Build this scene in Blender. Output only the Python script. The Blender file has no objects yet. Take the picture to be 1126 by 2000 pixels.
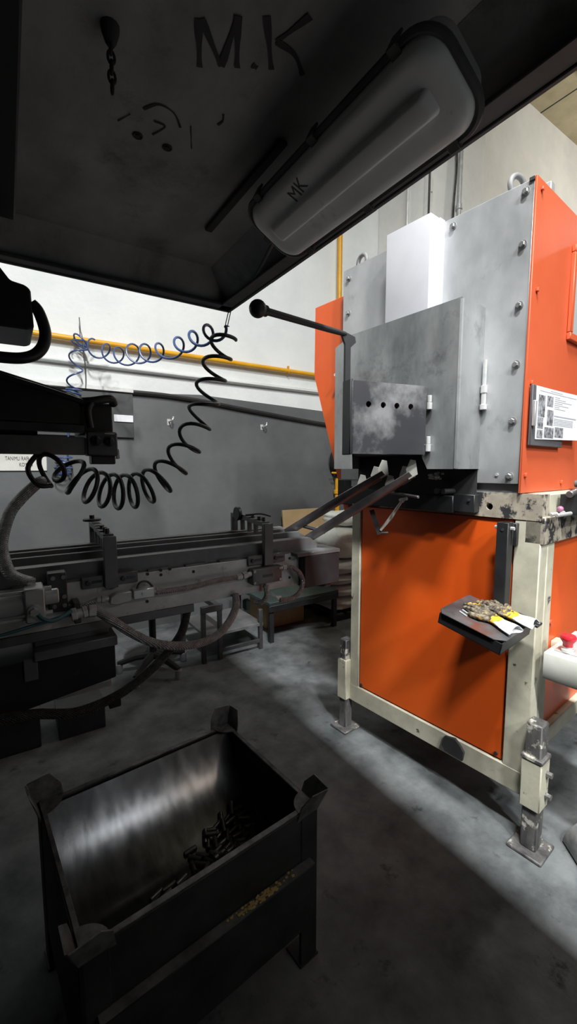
import bpy, bmesh, math, random
from mathutils import Vector, Matrix
random.seed(7)
S = bpy.context.scene
COL = S.collection
R = math.radians

# ------------------------------------------------------------------ camera
cam = bpy.data.cameras.new('camera')
cam.sensor_fit = 'VERTICAL'; cam.sensor_height = 36.0
cam.lens = 830.0 / 2000.0 * 36.0
cam.clip_start = 0.02
camo = bpy.data.objects.new('camera', cam); COL.objects.link(camo)
camo.location = (0, 0, 1.5)
PITCH = math.atan(85.0 / 830.0)
camo.rotation_euler = (R(90) - PITCH, 0, R(56.6) - R(90))
S.camera = camo

# ------------------------------------------------------------------ light
S.view_settings.view_transform = 'Standard'
S.view_settings.look = 'None'
S.view_settings.gamma = 1.0
S.view_settings.use_curve_mapping = False
S.view_settings.exposure = 0.0
w = bpy.data.worlds.new('hall_air'); S.world = w; w.use_nodes = True
w.node_tree.nodes['Background'].inputs[0].default_value = (0.86, 0.95, 1.0, 1)
w.node_tree.nodes['Background'].inputs[1].default_value = 0.006

def area(name, loc, size, power, col, target):
    l = bpy.data.lights.new(name, 'AREA'); l.shape = 'DISK'; l.size = size
    l.energy = power; l.color = col
    o = bpy.data.objects.new(name, l); COL.objects.link(o); o.location = loc
    d = Vector(target) - Vector(loc)
    o.rotation_euler = d.to_track_quat('-Z', 'Y').to_euler()
    return o
# one high-bay lamp hangs over the press, the next along the hall, the farthest added as fill for the machine front
for ly in (-0.5, -3.0, -5.5):
    o = area('high_bay_lamp', (0.0, ly, 6.0), 0.26, 455, (0.985, 1.0, 0.985), (0.0, ly, 0))
    o.rotation_euler = (0, 0, 0); o.data.shape = 'RECTANGLE'; o.data.size = 0.24; o.data.size_y = 0.9
def fill_point(name, loc, r, power, col):
    l = bpy.data.lights.new(name, 'POINT'); l.shadow_soft_size = r; l.energy = power; l.color = col
    o = bpy.data.objects.new(name, l); COL.objects.link(o); o.location = loc
fill_point('ceiling_fill', (8.6, 1.4, 5.6), 0.2, 260, (1.0, 0.94, 0.84))  # added point light that fills the ceiling and far wall
# strip lamps of the next workplaces, behind the camera
def strip(name, loc, length, power, col, target):
    o = area(name, loc, length, power, col, target); o.data.shape = 'RECTANGLE'; o.data.size = length; o.data.size_y = 0.14
    return o
strip('strip_light', (1.75, -3.6, 3.5), 1.5, 15, (0.93, 0.97, 1.0), (0.5, 1.2, 0.6))
strip('strip_light', (3.15, -3.5, 3.55), 0.45, 5, (1.0, 0.84, 0.7), (0.5, 1.2, 0.6))

# ------------------------------------------------------------------ materials
MATS = {}
def mat(name, c1, c2=None, scale=6.0, rough=0.5, metal=0.0, bump=0.0, bscale=None, stretch=(1, 1, 1),
        lo=0.35, hi=0.65, chip=None, chip_scale=18.0, chip_lo=0.62, chip_hi=0.68, rvar=0.0, detail=6.0,
        spec=0.5, weave=0.0, coat=0.0):
    m = bpy.data.materials.new(name); m.use_nodes = True
    nt = m.node_tree; N = nt.nodes; L = nt.links
    b = N['Principled BSDF']
    b.inputs['Roughness'].default_value = rough
    b.inputs['Metallic'].default_value = metal
    b.inputs['Specular IOR Level'].default_value = spec
    if coat: b.inputs['Coat Weight'].default_value = coat; b.inputs['Coat Roughness'].default_value = 0.25
    tc = N.new('ShaderNodeTexCoord'); mp = N.new('ShaderNodeMapping')
    mp.inputs['Scale'].default_value = stretch
    L.new(tc.outputs['Object'], mp.inputs['Vector'])
    col = None
    if c2 is None:
        b.inputs['Base Color'].default_value = (*c1, 1)
    else:
        n = N.new('ShaderNodeTexNoise'); n.inputs['Scale'].default_value = scale
        n.inputs['Detail'].default_value = detail; n.inputs['Roughness'].default_value = 0.62
        L.new(mp.outputs['Vector'], n.inputs['Vector'])
        r = N.new('ShaderNodeValToRGB')
        r.color_ramp.elements[0].position = lo; r.color_ramp.elements[1].position = hi
        r.color_ramp.elements[0].color = (*c1, 1); r.color_ramp.elements[1].color = (*c2, 1)
        L.new(n.outputs['Fac'], r.inputs['Fac']); col = r.outputs['Color']
        if rvar:
            mr = N.new('ShaderNodeMapRange')
            mr.inputs['From Min'].default_value = 0.3; mr.inputs['From Max'].default_value = 0.7
            mr.inputs['To Min'].default_value = max(0.05, rough - rvar); mr.inputs['To Max'].default_value = min(1, rough + rvar)
            L.new(n.outputs['Fac'], mr.inputs['Value']); L.new(mr.outputs['Result'], b.inputs['Roughness'])
    if chip is not None:
        n2 = N.new('ShaderNodeTexNoise'); n2.inputs['Scale'].default_value = chip_scale
        n2.inputs['Detail'].default_value = 8.0; n2.inputs['Roughness'].default_value = 0.7
        L.new(tc.outputs['Object'], n2.inputs['Vector'])
        r2 = N.new('ShaderNodeValToRGB')
        r2.color_ramp.elements[0].position = chip_lo; r2.color_ramp.elements[1].position = chip_hi
        r2.color_ramp.elements[0].color = (0, 0, 0, 1); r2.color_ramp.elements[1].color = (1, 1, 1, 1)
        L.new(n2.outputs['Fac'], r2.inputs['Fac'])
        mx = N.new('ShaderNodeMix'); mx.data_type = 'RGBA'
        L.new(r2.outputs['Color'], mx.inputs['Factor'])
        if col is not None: L.new(col, mx.inputs['A'])
        else: mx.inputs['A'].default_value = (*c1, 1)
        mx.inputs['B'].default_value = (*chip, 1)
        col = mx.outputs['Result']
    if col is not None: L.new(col, b.inputs['Base Color'])
    if bump or weave:
        bp = N.new('ShaderNodeBump'); bp.inputs['Strength'].default_value = bump or weave
        bp.inputs['Distance'].default_value = 0.01
        if weave:
            a1 = N.new('ShaderNodeTexWave'); a1.bands_direction = 'DIAGONAL'; a1.inputs['Scale'].default_value = bscale or 90
            a2 = N.new('ShaderNodeTexWave'); a2.bands_direction = 'DIAGONAL'; a2.inputs['Scale'].default_value = bscale or 90
            m2 = N.new('ShaderNodeMapping'); m2.inputs['Scale'].default_value = (-1, 1, 1)
            L.new(tc.outputs['Object'], a1.inputs['Vector']); L.new(tc.outputs['Object'], m2.inputs['Vector'])
            L.new(m2.outputs['Vector'], a2.inputs['Vector'])
            mm = N.new('ShaderNodeMath'); mm.operation = 'MAXIMUM'
            L.new(a1.outputs['Fac'], mm.inputs[0]); L.new(a2.outputs['Fac'], mm.inputs[1])
            L.new(mm.outputs['Value'], bp.inputs['Height'])
        else:
            nb = N.new('ShaderNodeTexNoise'); nb.inputs['Scale'].default_value = bscale or scale * 4
            nb.inputs['Detail'].default_value = 5
            L.new(mp.outputs['Vector'], nb.inputs['Vector']); L.new(nb.outputs['Fac'], bp.inputs['Height'])
        L.new(bp.outputs['Normal'], b.inputs['Normal'])
    MATS[name] = m
    return m

mat('floor', (0.058, 0.064, 0.068), (0.178, 0.19, 0.195), 5.0, 0.62, bump=0.18, bscale=45, chip=(0.03, 0.032, 0.033), chip_scale=6.5, chip_lo=0.6, chip_hi=0.72, rvar=0.12, detail=13, lo=0.3, hi=0.68, spec=0.12)
mat('white_wall', (0.66, 0.68, 0.675), (0.74, 0.755, 0.745), 2.5, 0.75, bump=0.3, bscale=26, chip=(0.5, 0.49, 0.45), chip_scale=7, chip_lo=0.66, chip_hi=0.8)
mat('grey_wall', (0.088, 0.094, 0.097), (0.118, 0.125, 0.128), 2.2, 0.55, bump=0.12, bscale=20, chip=(0.5, 0.5, 0.5), chip_scale=16, chip_lo=0.735, chip_hi=0.75)
mat('dark_board', (0.045, 0.047, 0.05), (0.06, 0.062, 0.065), 3, 0.5)
mat('pillar', (0.64, 0.64, 0.61), (0.75, 0.75, 0.72), 2.0, 0.75, bump=0.35, bscale=14, chip=(0.36, 0.35, 0.32), chip_scale=9, chip_lo=0.66, chip_hi=0.74)
mat('guard_strip', (0.72, 0.73, 0.71), (0.6, 0.6, 0.58), 9, 0.45)
mat('ceiling', (0.36, 0.31, 0.2), (0.46, 0.4, 0.27), 2.5, 0.8)
mat('ceiling_beam', (0.62, 0.58, 0.46), (0.7, 0.66, 0.54), 3, 0.8)
mat('hood_paint', (0.20, 0.203, 0.205), (0.36, 0.363, 0.365), 3.0, 0.55, bump=0.1, bscale=30, chip=(0.12, 0.12, 0.12), chip_scale=4.2, chip_lo=0.55, chip_hi=0.72, stretch=(1.6, 1, 1), detail=9)
mat('hood_rim', (0.03, 0.03, 0.031), (0.075, 0.075, 0.076), 6, 0.5)
mat('soot_and_shade', (0.02, 0.02, 0.02), (0.035, 0.035, 0.035), 9, 0.8)  # near-black for sooty parts and for shade painted into hole, recess and mouth
mat('press_black', (0.012, 0.011, 0.011), (0.022, 0.021, 0.022), 5, 0.5)
mat('lamp_lens', (0.74, 0.76, 0.76), (0.88, 0.9, 0.9), 3, 0.28, chip=(0.2, 0.2, 0.2), chip_scale=5, chip_lo=0.6, chip_hi=0.8)
mat('lamp_body', (0.4, 0.4, 0.39), (0.5, 0.5, 0.49), 4, 0.5)
mat('gasket', (0.06, 0.06, 0.06), (0.11, 0.11, 0.11), 9, 0.55)
mat('orange', (0.74, 0.095, 0.010), (0.82, 0.125, 0.014), 1.6, 0.36, chip=(0.25, 0.03, 0.008), chip_scale=13, chip_lo=0.72, chip_hi=0.76, coat=0.15, rvar=0.06)
mat('orange_side_lit', (0.60, 0.105, 0.04), (0.68, 0.13, 0.053), 1.8, 0.42, chip=(0.3, 0.06, 0.03), chip_scale=9, chip_lo=0.72, chip_hi=0.8)  # the panel orange, paled for the strong light on the cabinet side
mat('cream', (0.46, 0.44, 0.345), (0.62, 0.595, 0.47), 7, 0.5, chip=(0.055, 0.053, 0.055), chip_scale=13, chip_lo=0.625, chip_hi=0.67, bump=0.08)
mat('cream_worn', (0.33, 0.29, 0.235), (0.47, 0.42, 0.34), 9, 0.55, chip=(0.035, 0.033, 0.037), chip_scale=14, chip_lo=0.5, chip_hi=0.56, bump=0.12)
mat('leg_worn', (0.04, 0.039, 0.042), (0.15, 0.145, 0.14), 16, 0.5, stretch=(1, 1, 0.35), chip=(0.48, 0.46, 0.4), chip_scale=15, chip_lo=0.56, chip_hi=0.62)
mat('steel_plate', (0.42, 0.43, 0.44), (0.64, 0.65, 0.66), 2.6, 0.42, metal=0.55, stretch=(1, 1.2, 0.7), chip=(0.13, 0.135, 0.14), chip_scale=3.4, chip_lo=0.6, chip_hi=0.85, rvar=0.1, detail=10)
mat('hood_steel', (0.22, 0.235, 0.24), (0.46, 0.475, 0.48), 3.2, 0.40, metal=0.6, stretch=(1, 1.5, 0.55), chip=(0.06, 0.062, 0.065), chip_scale=4.5, chip_lo=0.55, chip_hi=0.8, rvar=0.1, detail=10)
mat('door_steel', (0.075, 0.075, 0.085), (0.32, 0.32, 0.335), 4.5, 0.38, metal=0.5, lo=0.45, hi=0.62, rvar=0.1, detail=10)
mat('white_sheet', (0.56, 0.56, 0.6), (0.64, 0.64, 0.68), 3, 0.4, metal=0.15)
mat('bright_steel', (0.6, 0.6, 0.6), (0.78, 0.78, 0.78), 20, 0.28, metal=0.4)
mat('galvanised', (0.44, 0.45, 0.44), (0.58, 0.59, 0.58), 20, 0.38, metal=0.3)
mat('dark_steel', (0.05, 0.05, 0.052), (0.10, 0.10, 0.104), 8, 0.42, metal=0.5, rvar=0.12)
mat('chute_steel', (0.13, 0.12, 0.122), (0.25, 0.235, 0.24), 8, 0.38, metal=0.45, stretch=(1, 1, 1), rvar=0.1)
mat('fin_steel', (0.55, 0.55, 0.5), (0.75, 0.75, 0.69), 12, 0.4, metal=0.2)
mat('conveyor_plate', (0.5, 0.5, 0.5), (0.74, 0.74, 0.73), 6, 0.42, metal=0.25, stretch=(1, 1, 1.5), chip=(0.14, 0.14, 0.14), chip_scale=7, chip_lo=0.58, chip_hi=0.7, detail=9)
mat('conveyor_dark', (0.12, 0.12, 0.124), (0.21, 0.21, 0.216), 6, 0.40, metal=0.3, rvar=0.1)
mat('black_paint', (0.014, 0.0145, 0.016), (0.026, 0.027, 0.03), 6, 0.45)
mat('tray_lid', (0.055, 0.057, 0.06), (0.15, 0.15, 0.155), 7, 0.35, metal=0.35, chip=(0.2, 0.08, 0.06), chip_scale=9, chip_lo=0.55, chip_hi=0.66)
mat('black_rubber', (0.012, 0.012, 0.013), (0.02, 0.02, 0.021), 8, 0.42)
mat('braid', (0.42, 0.42, 0.43), (0.72, 0.72, 0.73), 40, 0.4, metal=0.4, weave=0.9, bscale=75)
mat('braid_dark', (0.05, 0.05, 0.05), (0.12, 0.12, 0.12), 40, 0.5, metal=0.4, weave=0.9, bscale=75)
mat('blue_hose', (0.035, 0.065, 0.17), (0.06, 0.1, 0.24), 9, 0.35)
mat('teal_hose', (0.015, 0.10, 0.12), (0.02, 0.13, 0.15), 9, 0.35)
mat('yellow_pipe', (0.62, 0.30, 0.012), (0.75, 0.38, 0.02), 5, 0.4, chip=(0.3, 0.16, 0.03), chip_scale=14, chip_lo=0.66, chip_hi=0.72)
mat('cardboard', (0.42, 0.29, 0.155), (0.5, 0.35, 0.19), 4, 0.85)
mat('sack', (0.50, 0.52, 0.53), (0.68, 0.70, 0.70), 7, 0.7, bump=0.8, bscale=16, stretch=(0.6, 0.6, 2.2))
mat('sack_clear', (0.62, 0.65, 0.60), (0.78, 0.8, 0.74), 9, 0.35, bump=0.8, bscale=14)
mat('bin_outer', (0.016, 0.0165, 0.017), (0.04, 0.041, 0.042), 9, 0.55, metal=0.2)
mat('bin_inner', (0.12, 0.12, 0.123), (0.22, 0.22, 0.225), 14, 0.21, metal=0.85, stretch=(2.5, 0.8, 0.8), rvar=0.02)
mat('bin_rim', (0.09, 0.09, 0.092), (0.24, 0.24, 0.24), 26, 0.45, metal=0.5)
mat('bin_ledge', (0.07, 0.07, 0.068), (0.16, 0.155, 0.145), 20, 0.7)
mat('slug', (0.13, 0.13, 0.133), (0.22, 0.22, 0.225), 12, 0.34, metal=0.6)
mat('sand', (0.46, 0.32, 0.11), (0.6, 0.44, 0.18), 60, 0.9)
mat('paper', (0.80, 0.81, 0.84), None, rough=0.7)
mat('print_dark', (0.06, 0.06, 0.07), (0.42, 0.43, 0.46), 60, 0.7)
mat('print_line', (0.42, 0.43, 0.48), None, rough=0.7)
mat('board_grey', (0.085, 0.085, 0.095), (0.11, 0.11, 0.12), 6, 0.6)
mat('sign_plate', (0.55, 0.54, 0.5), (0.68, 0.67, 0.63), 5, 0.5, chip=(0.25, 0.22, 0.18), chip_scale=12, chip_lo=0.6, chip_hi=0.7)
mat('ink', (0.03, 0.03, 0.035), None, rough=0.6)
mat('glove_palm', (0.04, 0.034, 0.028), (0.26, 0.21, 0.14), 34, 0.6, bump=0.5, bscale=40, lo=0.42, hi=0.62, chip=(0.75, 0.42, 0.03), chip_scale=18, chip_lo=0.57, chip_hi=0.6)
mat('glove_cuff', (0.62, 0.63, 0.64), (0.78, 0.79, 0.8), 18, 0.8, bump=0.5, bscale=40, chip=(0.35, 0.34, 0.33), chip_scale=20, chip_lo=0.58, chip_hi=0.7)
mat('glove_yellow', (0.72, 0.37, 0.02), (0.8, 0.45, 0.04), 18, 0.7, bump=0.5, bscale=40)
mat('button_red', (0.62, 0.02, 0.03), (0.68, 0.04, 0.06), 9, 0.25)
mat('box_cream', (0.52, 0.52, 0.47), (0.64, 0.64, 0.59), 7, 0.5, chip=(0.06, 0.06, 0.06), chip_scale=22, chip_lo=0.66, chip_hi=0.69)
mat('alu', (0.6, 0.61, 0.62), (0.74, 0.75, 0.76), 12, 0.28, metal=0.45)
mat('pink_ball', (0.42, 0.16, 0.27), (0.5, 0.22, 0.33), 20, 0.25)
mat('display_grey', (0.36, 0.4, 0.41), (0.42, 0.46, 0.47), 5, 0.4)
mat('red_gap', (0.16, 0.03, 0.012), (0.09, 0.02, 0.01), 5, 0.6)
mat('screw', (0.3, 0.3, 0.3), (0.45, 0.45, 0.45), 30, 0.35, metal=0.7)
mat('dial', (0.75, 0.75, 0.72), None, rough=0.4)
mat('foot_iron', (0.12, 0.12, 0.125), (0.24, 0.24, 0.24), 10, 0.55, bump=0.25, bscale=30)
mat('bench_top', (0.02, 0.035, 0.033), (0.035, 0.055, 0.05), 8, 0.6)
mat('green_paint', (0.03, 0.07, 0.06), (0.05, 0.1, 0.085), 8, 0.5)

# ------------------------------------------------------------------ mesh builder
class MB:
    def __init__(s): s.bm = bmesh.new()
    def _add(s, tmp):
        me = bpy.data.meshes.new('tmp'); tmp.to_mesh(me); tmp.free(); s.bm.from_mesh(me); bpy.data.meshes.remove(me); return s
    def box(s, x0, x1, y0, y1, z0, z1, bv=0.0, m=None, seg=1):
        t = bmesh.new(); bmesh.ops.create_cube(t, size=1)
        bmesh.ops.scale(t, vec=(abs(x1-x0), abs(y1-y0), abs(z1-z0)), verts=t.verts)
        if bv: bmesh.ops.bevel(t, geom=list(t.edges), offset=bv, segments=seg, affect='EDGES', profile=0.5)
        bmesh.ops.translate(t, vec=((x0+x1)/2, (y0+y1)/2, (z0+z1)/2), verts=t.verts)
        if m is not None: t.transform(m)
        return s._add(t)
    def prism(s, pts, axis, lo, hi, bv=0.0, m=None):
        # pts: 2D polygon; axis 'x': pts=(y,z); 'y': pts=(x,z); 'z': pts=(x,y)
        t = bmesh.new()
        def v(p, h): return {'x': (h, p[0], p[1]), 'y': (p[0], h, p[1]), 'z': (p[0], p[1], h)}[axis]
        a = [t.verts.new(v(p, lo)) for p in pts]; b = [t.verts.new(v(p, hi)) for p in pts]
        n = len(pts)
        t.faces.new(a); t.faces.new(b[::-1])
        for i in range(n): t.faces.new((a[i], b[i], b[(i+1) % n], a[(i+1) % n]))
        bmesh.ops.recalc_face_normals(t, faces=t.faces)
        if bv: bmesh.ops.bevel(t, geom=list(t.edges), offset=bv, segments=1, affect='EDGES')
        if m is not None: t.transform(m)
        return s._add(t)
    def cyl(s, p0, p1, r, seg=16, r2=None, bv=0.0):
        p0, p1 = Vector(p0), Vector(p1); d = p1 - p0
        t = bmesh.new()
        bmesh.ops.create_cone(t, cap_ends=True, segments=seg, radius1=r, radius2=r if r2 is None else r2, depth=d.length)
        if bv:
            es = [e for e in t.edges if abs(e.verts[0].co.z - e.verts[1].co.z) < 1e-6]
            bmesh.ops.bevel(t, geom=es, offset=bv, segments=1, affect='EDGES')
        t.transform(Matrix.Translation((p0 + p1) / 2) @ d.to_track_quat('Z', 'Y').to_matrix().to_4x4())
        return s._add(t)
    def sphere(s, c, r, seg=20, sc=(1, 1, 1)):
        t = bmesh.new(); bmesh.ops.create_uvsphere(t, u_segments=seg, v_segments=seg // 2, radius=r)
        bmesh.ops.scale(t, vec=sc, verts=t.verts); bmesh.ops.translate(t, vec=c, verts=t.verts)
        return s._add(t)
    def tube(s, path, r, seg=10, closed=False, cap=True):
        P = [Vector(p) for p in path]; n = len(P)
        rr = r if isinstance(r, (list, tuple)) else [r] * n
        t = bmesh.new(); rings = []; up = None
        for i in range(n):
            if closed: d = P[(i+1) % n] - P[i-1]
            else: d = P[min(i+1, n-1)] - P[max(i-1, 0)]
            d.normalize()
            if up is None:
                up = Vector((0, 0, 1)) if abs(d.z) < 0.9 else Vector((1, 0, 0))
            up = (up - d * up.dot(d))
            if up.length < 1e-5: up = d.orthogonal()
            up.normalize(); sd = d.cross(up)
            rings.append([t.verts.new(P[i] + (up * math.cos(2*math.pi*k/seg) + sd * math.sin(2*math.pi*k/seg)) * rr[i]) for k in range(seg)])
        m = n if closed else n - 1
        for i in range(m):
            a, b = rings[i], rings[(i+1) % n]
            for k in range(seg): t.faces.new((a[k], a[(k+1) % seg], b[(k+1) % seg], b[k]))
        if cap and not closed: t.faces.new(rings[0][::-1]); t.faces.new(rings[-1])
        bmesh.ops.recalc_face_normals(t, faces=t.faces)
        return s._add(t)
    def ring(s, c, nrm, Rr, r, seg=24, sseg=10, sc=1.0):
        nrm = Vector(nrm).normalized(); u = nrm.orthogonal().normalized()
        if abs(nrm.z) < 0.9: u = nrm.cross(Vector((0, 0, 1))).normalized()
        v = nrm.cross(u)
        return s.tube([Vector(c) + u * math.cos(2*math.pi*k/seg) * Rr * sc + v * math.sin(2*math.pi*k/seg) * Rr for k in range(seg)], r, sseg, closed=True)
    def lathe(s, prof, c=(0, 0, 0), seg=20, m=None):
        t = bmesh.new(); rings = []
        for (r, z) in prof:
            rings.append([t.verts.new((r*math.cos(2*math.pi*k/seg), r*math.sin(2*math.pi*k/seg), z)) for k in range(seg)])
        for a, b in zip(rings, rings[1:]):
            for k in range(seg): t.faces.new((a[k], a[(k+1) % seg], b[(k+1) % seg], b[k]))
        t.faces.new(rings[0][::-1]); t.faces.new(rings[-1])
        bmesh.ops.recalc_face_normals(t, faces=t.faces)
        if m is not None: t.transform(m)
        bmesh.ops.translate(t, vec=c, verts=t.verts)
        return s._add(t)
    def sheet(s, grid, th):
        # grid: rows of points -> thickened surface
        t = bmesh.new(); V = [[t.verts.new(p) for p in row] for row in grid]
        for i in range(len(V)-1):
            for j in range(len(V[0])-1): t.faces.new((V[i][j], V[i+1][j], V[i+1][j+1], V[i][j+1]))
        bmesh.ops.recalc_face_normals(t, faces=t.faces)
        bmesh.ops.solidify(t, geom=list(t.faces), thickness=th)
        return s._add(t)
    def holed_plate(s, outer, holes, axis, lo, hi, hr, seg=14):
        # rectangular plate with round holes; outer=(u0,u1,v0,v1); holes=[(u,v)] left to right; plane perpendicular to axis
        t = bmesh.new()
        def v(p, h): return t.verts.new({'x': (h, p[0], p[1]), 'y': (p[0], h, p[1]), 'z': (p[0], p[1], h)}[axis])
        u0, u1, v0, v1 = outer; hs = sorted(holes)
        cuts = [u0] + [(a[0]+b[0])/2 for a, b in zip(hs, hs[1:])] + [u1]
        def quad(ps):
            a = [v(p, lo) for p in ps]; b = [v(p, hi) for p in ps]
            return a, b
        for i, (hu, hv) in enumerate(hs):
            a0, a1 = cuts[i], cuts[i+1]
            n = seg * 4; circ = []; sq = []
            for k in range(n):
                an = 2*math.pi*(k+0.5)/n; c, si = math.cos(an), math.sin(an)
                circ.append((hu+hr*c, hv+hr*si))
                tx = (a1-hu)/c if c > 0 else (a0-hu)/c if c < 0 else 1e9
                ty = (v1-hv)/si if si > 0 else (v0-hv)/si if si < 0 else 1e9
                tt = min(tx, ty); sq.append((hu+tt*c, hv+tt*si))
            for cx in (a0, a1):
                for cz in (v0, v1):
                    k = min(range(n), key=lambda q: (sq[q][0]-cx)**2+(sq[q][1]-cz)**2); sq[k] = (cx, cz)
            ca, cb = quad(circ); sa, sb = quad(sq)
            for k in range(n):
                j = (k+1) % n
                t.faces.new((ca[k], ca[j], sa[j], sa[k])); t.faces.new((cb[j], cb[k], sb[k], sb[j]))
                t.faces.new((ca[j], ca[k], cb[k], cb[j]))
                if not any(abs(sq[k][0]-c0) < 1e-6 and abs(sq[j][0]-c0) < 1e-6 for c0 in cuts[1:-1]): t.faces.new((sa[k], sa[j], sb[j], sb[k]))
        bmesh.ops.remove_doubles(t, verts=t.verts, dist=1e-6)
        bmesh.ops.recalc_face_normals(t, faces=t.faces)
        return s._add(t)
    def build(s, name, mt, parent=None, org=None, label=None, kind=None, ang=38, matrix=None):
        me = bpy.data.meshes.new(name)
        if org is not None: bmesh.ops.translate(s.bm, vec=-Vector(org), verts=s.bm.verts)
        s.bm.to_mesh(me); s.bm.free()
        me.materials.append(MATS[mt])
        for p in me.polygons: p.use_smooth = True
        me.set_sharp_from_angle(angle=R(ang))
        o = bpy.data.objects.new(name, me); COL.objects.link(o)
        if parent is not None: o.parent = parent
        elif org is not None: o.location = org
        if label: o['label'] = label
        if kind: o['kind'] = kind
        return o

def thing(name, label, cat, loc=(0, 0, 0), rotz=0.0, group=None):
    o = bpy.data.objects.new(name, None); COL.objects.link(o); o.empty_display_size = 0.05
    o.location = loc; o.rotation_euler = (0, 0, rotz); o['label'] = label; o['category'] = cat
    if group: o['group'] = group
    return o
def tag(o, label, cat, group=None):
    o['label'] = label; o['category'] = cat
    if group: o['group'] = group
    return o
def struct(o, label, cat):
    o['kind'] = 'structure'; o['label'] = label; o['category'] = cat; return o
def smooth_path(pts, n=8):
    P = [Vector(p) for p in pts]; out = []
    for i in range(len(P)-1):
        p0, p1, p2, p3 = P[max(i-1, 0)], P[i], P[i+1], P[min(i+2, len(P)-1)]
        for k in range(n):
            t = k / n
            out.append(0.5*((2*p1)+(-p0+p2)*t+(2*p0-5*p1+4*p2-p3)*t*t+(-p0+3*p1-3*p2+p3)*t**3))
    out.append(P[-1]); return out
def text_mesh(body, size, mt, name, parent, M, depth=0.0006, align='CENTER'):
    cu = bpy.data.curves.new('txt', 'FONT'); cu.body = body; cu.size = size; cu.extrude = depth
    cu.align_x = align; cu.align_y = 'CENTER'; cu.resolution_u = 3
    o = bpy.data.objects.new('txt', cu); COL.objects.link(o)
    bpy.context.view_layer.update()
    me = bpy.data.meshes.new_from_object(o.evaluated_get(bpy.context.evaluated_depsgraph_get()))
    bpy.data.objects.remove(o); me.transform(M); me.materials.clear(); me.materials.append(MATS[mt])
    q = bpy.data.objects.new(name, me); COL.objects.link(q); q.parent = parent
    return q

# ================================================================== THE SETTING
WY = 4.0
CEIL = 7.2
struct(MB().box(-5, 13, -5, WY + 0.3, -0.12, 0.0).build('floor', 'floor'), 'dark grey worn concrete factory floor', 'floor')
wall = struct(MB().box(-5, 13, WY, WY + 0.2, 0, CEIL).build('wall_back', 'white_wall'), 'white plastered back wall of the hall', 'wall')
dado = MB().prism([(-4, 0), (3.95, 0), (3.95, 2.14), (3.2, 2.16), (1.6, 2.21), (0.98, 2.17), (-4, 2.15)], 'y', WY-0.012, WY).build('grey_paint', 'grey_wall', wall, label='dark grey painted lower part of the wall')
MB().box(-4, 3.2, WY-0.05, WY, 2.35, 2.39, 0.015).build('plaster_ledge', 'white_wall', wall)
pil = struct(MB().box(3.95, 4.92, 3.25, WY, 0, CEIL, 0.008).build('wall_pillar', 'pillar'), 'pale grey concrete pillar standing out from the back wall', 'pillar')
gs = MB(); gs.box(3.935, 3.952, 3.235, 3.30, 2.2, CEIL-0.05, 0.002); gs.box(3.935, 4.0, 3.235, 3.252, 2.2, CEIL-0.05, 0.002)
gs = gs.build('corner_guard', 'guard_strip', pil)
for z in (3.1, 3.55, 4.0, 4.45, 4.9):
    MB().cyl((3.97, 3.235, z), (3.97, 3.228, z), 0.008, 10).build('rivet', 'screw', gs)
ce = struct(MB().box(-5, 13, -5, WY + 0.2, CEIL, CEIL + 0.1).build('ceiling', 'ceiling'), 'olive yellow ceiling panels of the hall', 'ceiling')
for y in (3.1, 1.2):
    MB().box(-5, 13, y-0.11, y+0.11, CEIL-0.14, CEIL, 0.01).build('ceiling_beam', 'ceiling_beam', ce)
for x in (1.5, 3.5, 5.5, 7.5, 9.5):
    MB().box(x-0.008, x+0.008, -5, WY, CEIL-0.006, CEIL).build('panel_joint', 'soot_and_shade', ce)

# dark board with white strip on the wall, sign below it
bd = thing('wall_board', 'dark board with a white strip fixed at the grey wall edge', 'board', (0.5, WY-0.02, 1.96))
MB().box(-0.4, 0.465, -0.02, 0.0, -0.19, 0.2, 0.003).build('panel', 'dark_board', bd)
MB().box(0.30, 0.46, -0.03, -0.018, -0.055, 0.005, 0.002).build('white_strip', 'paper', bd)
MB().box(-0.4, 0.47, -0.035, 0.0, 0.2, 0.235, 0.003).build('top_strip', 'guard_strip', bd)
sg = thing('wall_sign', 'white sign plate with black lettering low on grey wall', 'sign', (0.02, WY-0.014, 1.555))
MB().box(-0.30, 0.255, -0.012, 0, -0.075, 0.075, 0.004).build('plate', 'sign_plate', sg)
for body, dx, dz in (('TANIMLI RAFLARINA', 0.095, 0.022), ('KOYUN', 0.11, -0.026)):
    text_mesh(body, 0.042, 'ink', 'lettering', sg, Matrix.Translation((dx, -0.0135, dz)) @ Matrix.Rotation(R(90), 4, 'X') @ Matrix.Diagonal((0.62, 1, 1, 1)))

# pipes on the wall
gp = thing('gas_pipe', 'yellow gas pipe running along the white wall', 'pipe', (1.0, WY-0.05, 2.55))
MB().cyl((-5, 0, 0), (2.25, 0, 0), 0.0225, 18).build('pipe', 'yellow_pipe', gp)
for x in (-0.9, 1.6):
    c = MB(); c.ring((x, 0, 0), (1, 0, 0), 0.026, 0.006, 20, 8); c.box(x-0.012, x+0.012, -0.004, 0.045, -0.006, 0.006); c.box(x-0.008, x+0.008, -0.012, 0.012, 0.024, 0.05)
    c.build('pipe_clamp', 'yellow_pipe', gp)
gv = thing('gas_riser', 'vertical yellow gas pipe with valve behind the orange machine', 'pipe', (3.29, WY-0.07, 0.0))
MB().cyl((0, 0, 0.0), (0, 0, 5.2), 0.028, 18).build('pipe', 'yellow_pipe', gv)
for z in (1.22, 1.68):
    MB().cyl((0, 0, z-0.025), (0, 0, z+0.025), 0.042, 16, bv=0.006).build('coupling', 'yellow_pipe', gv)
vv = MB(); vv.lathe([(0.03, -0.06), (0.05, -0.05), (0.05, 0.05), (0.03, 0.06)], (0, 0, 1.45), 14).build('valve_body', 'black_rubber', gv)
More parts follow.
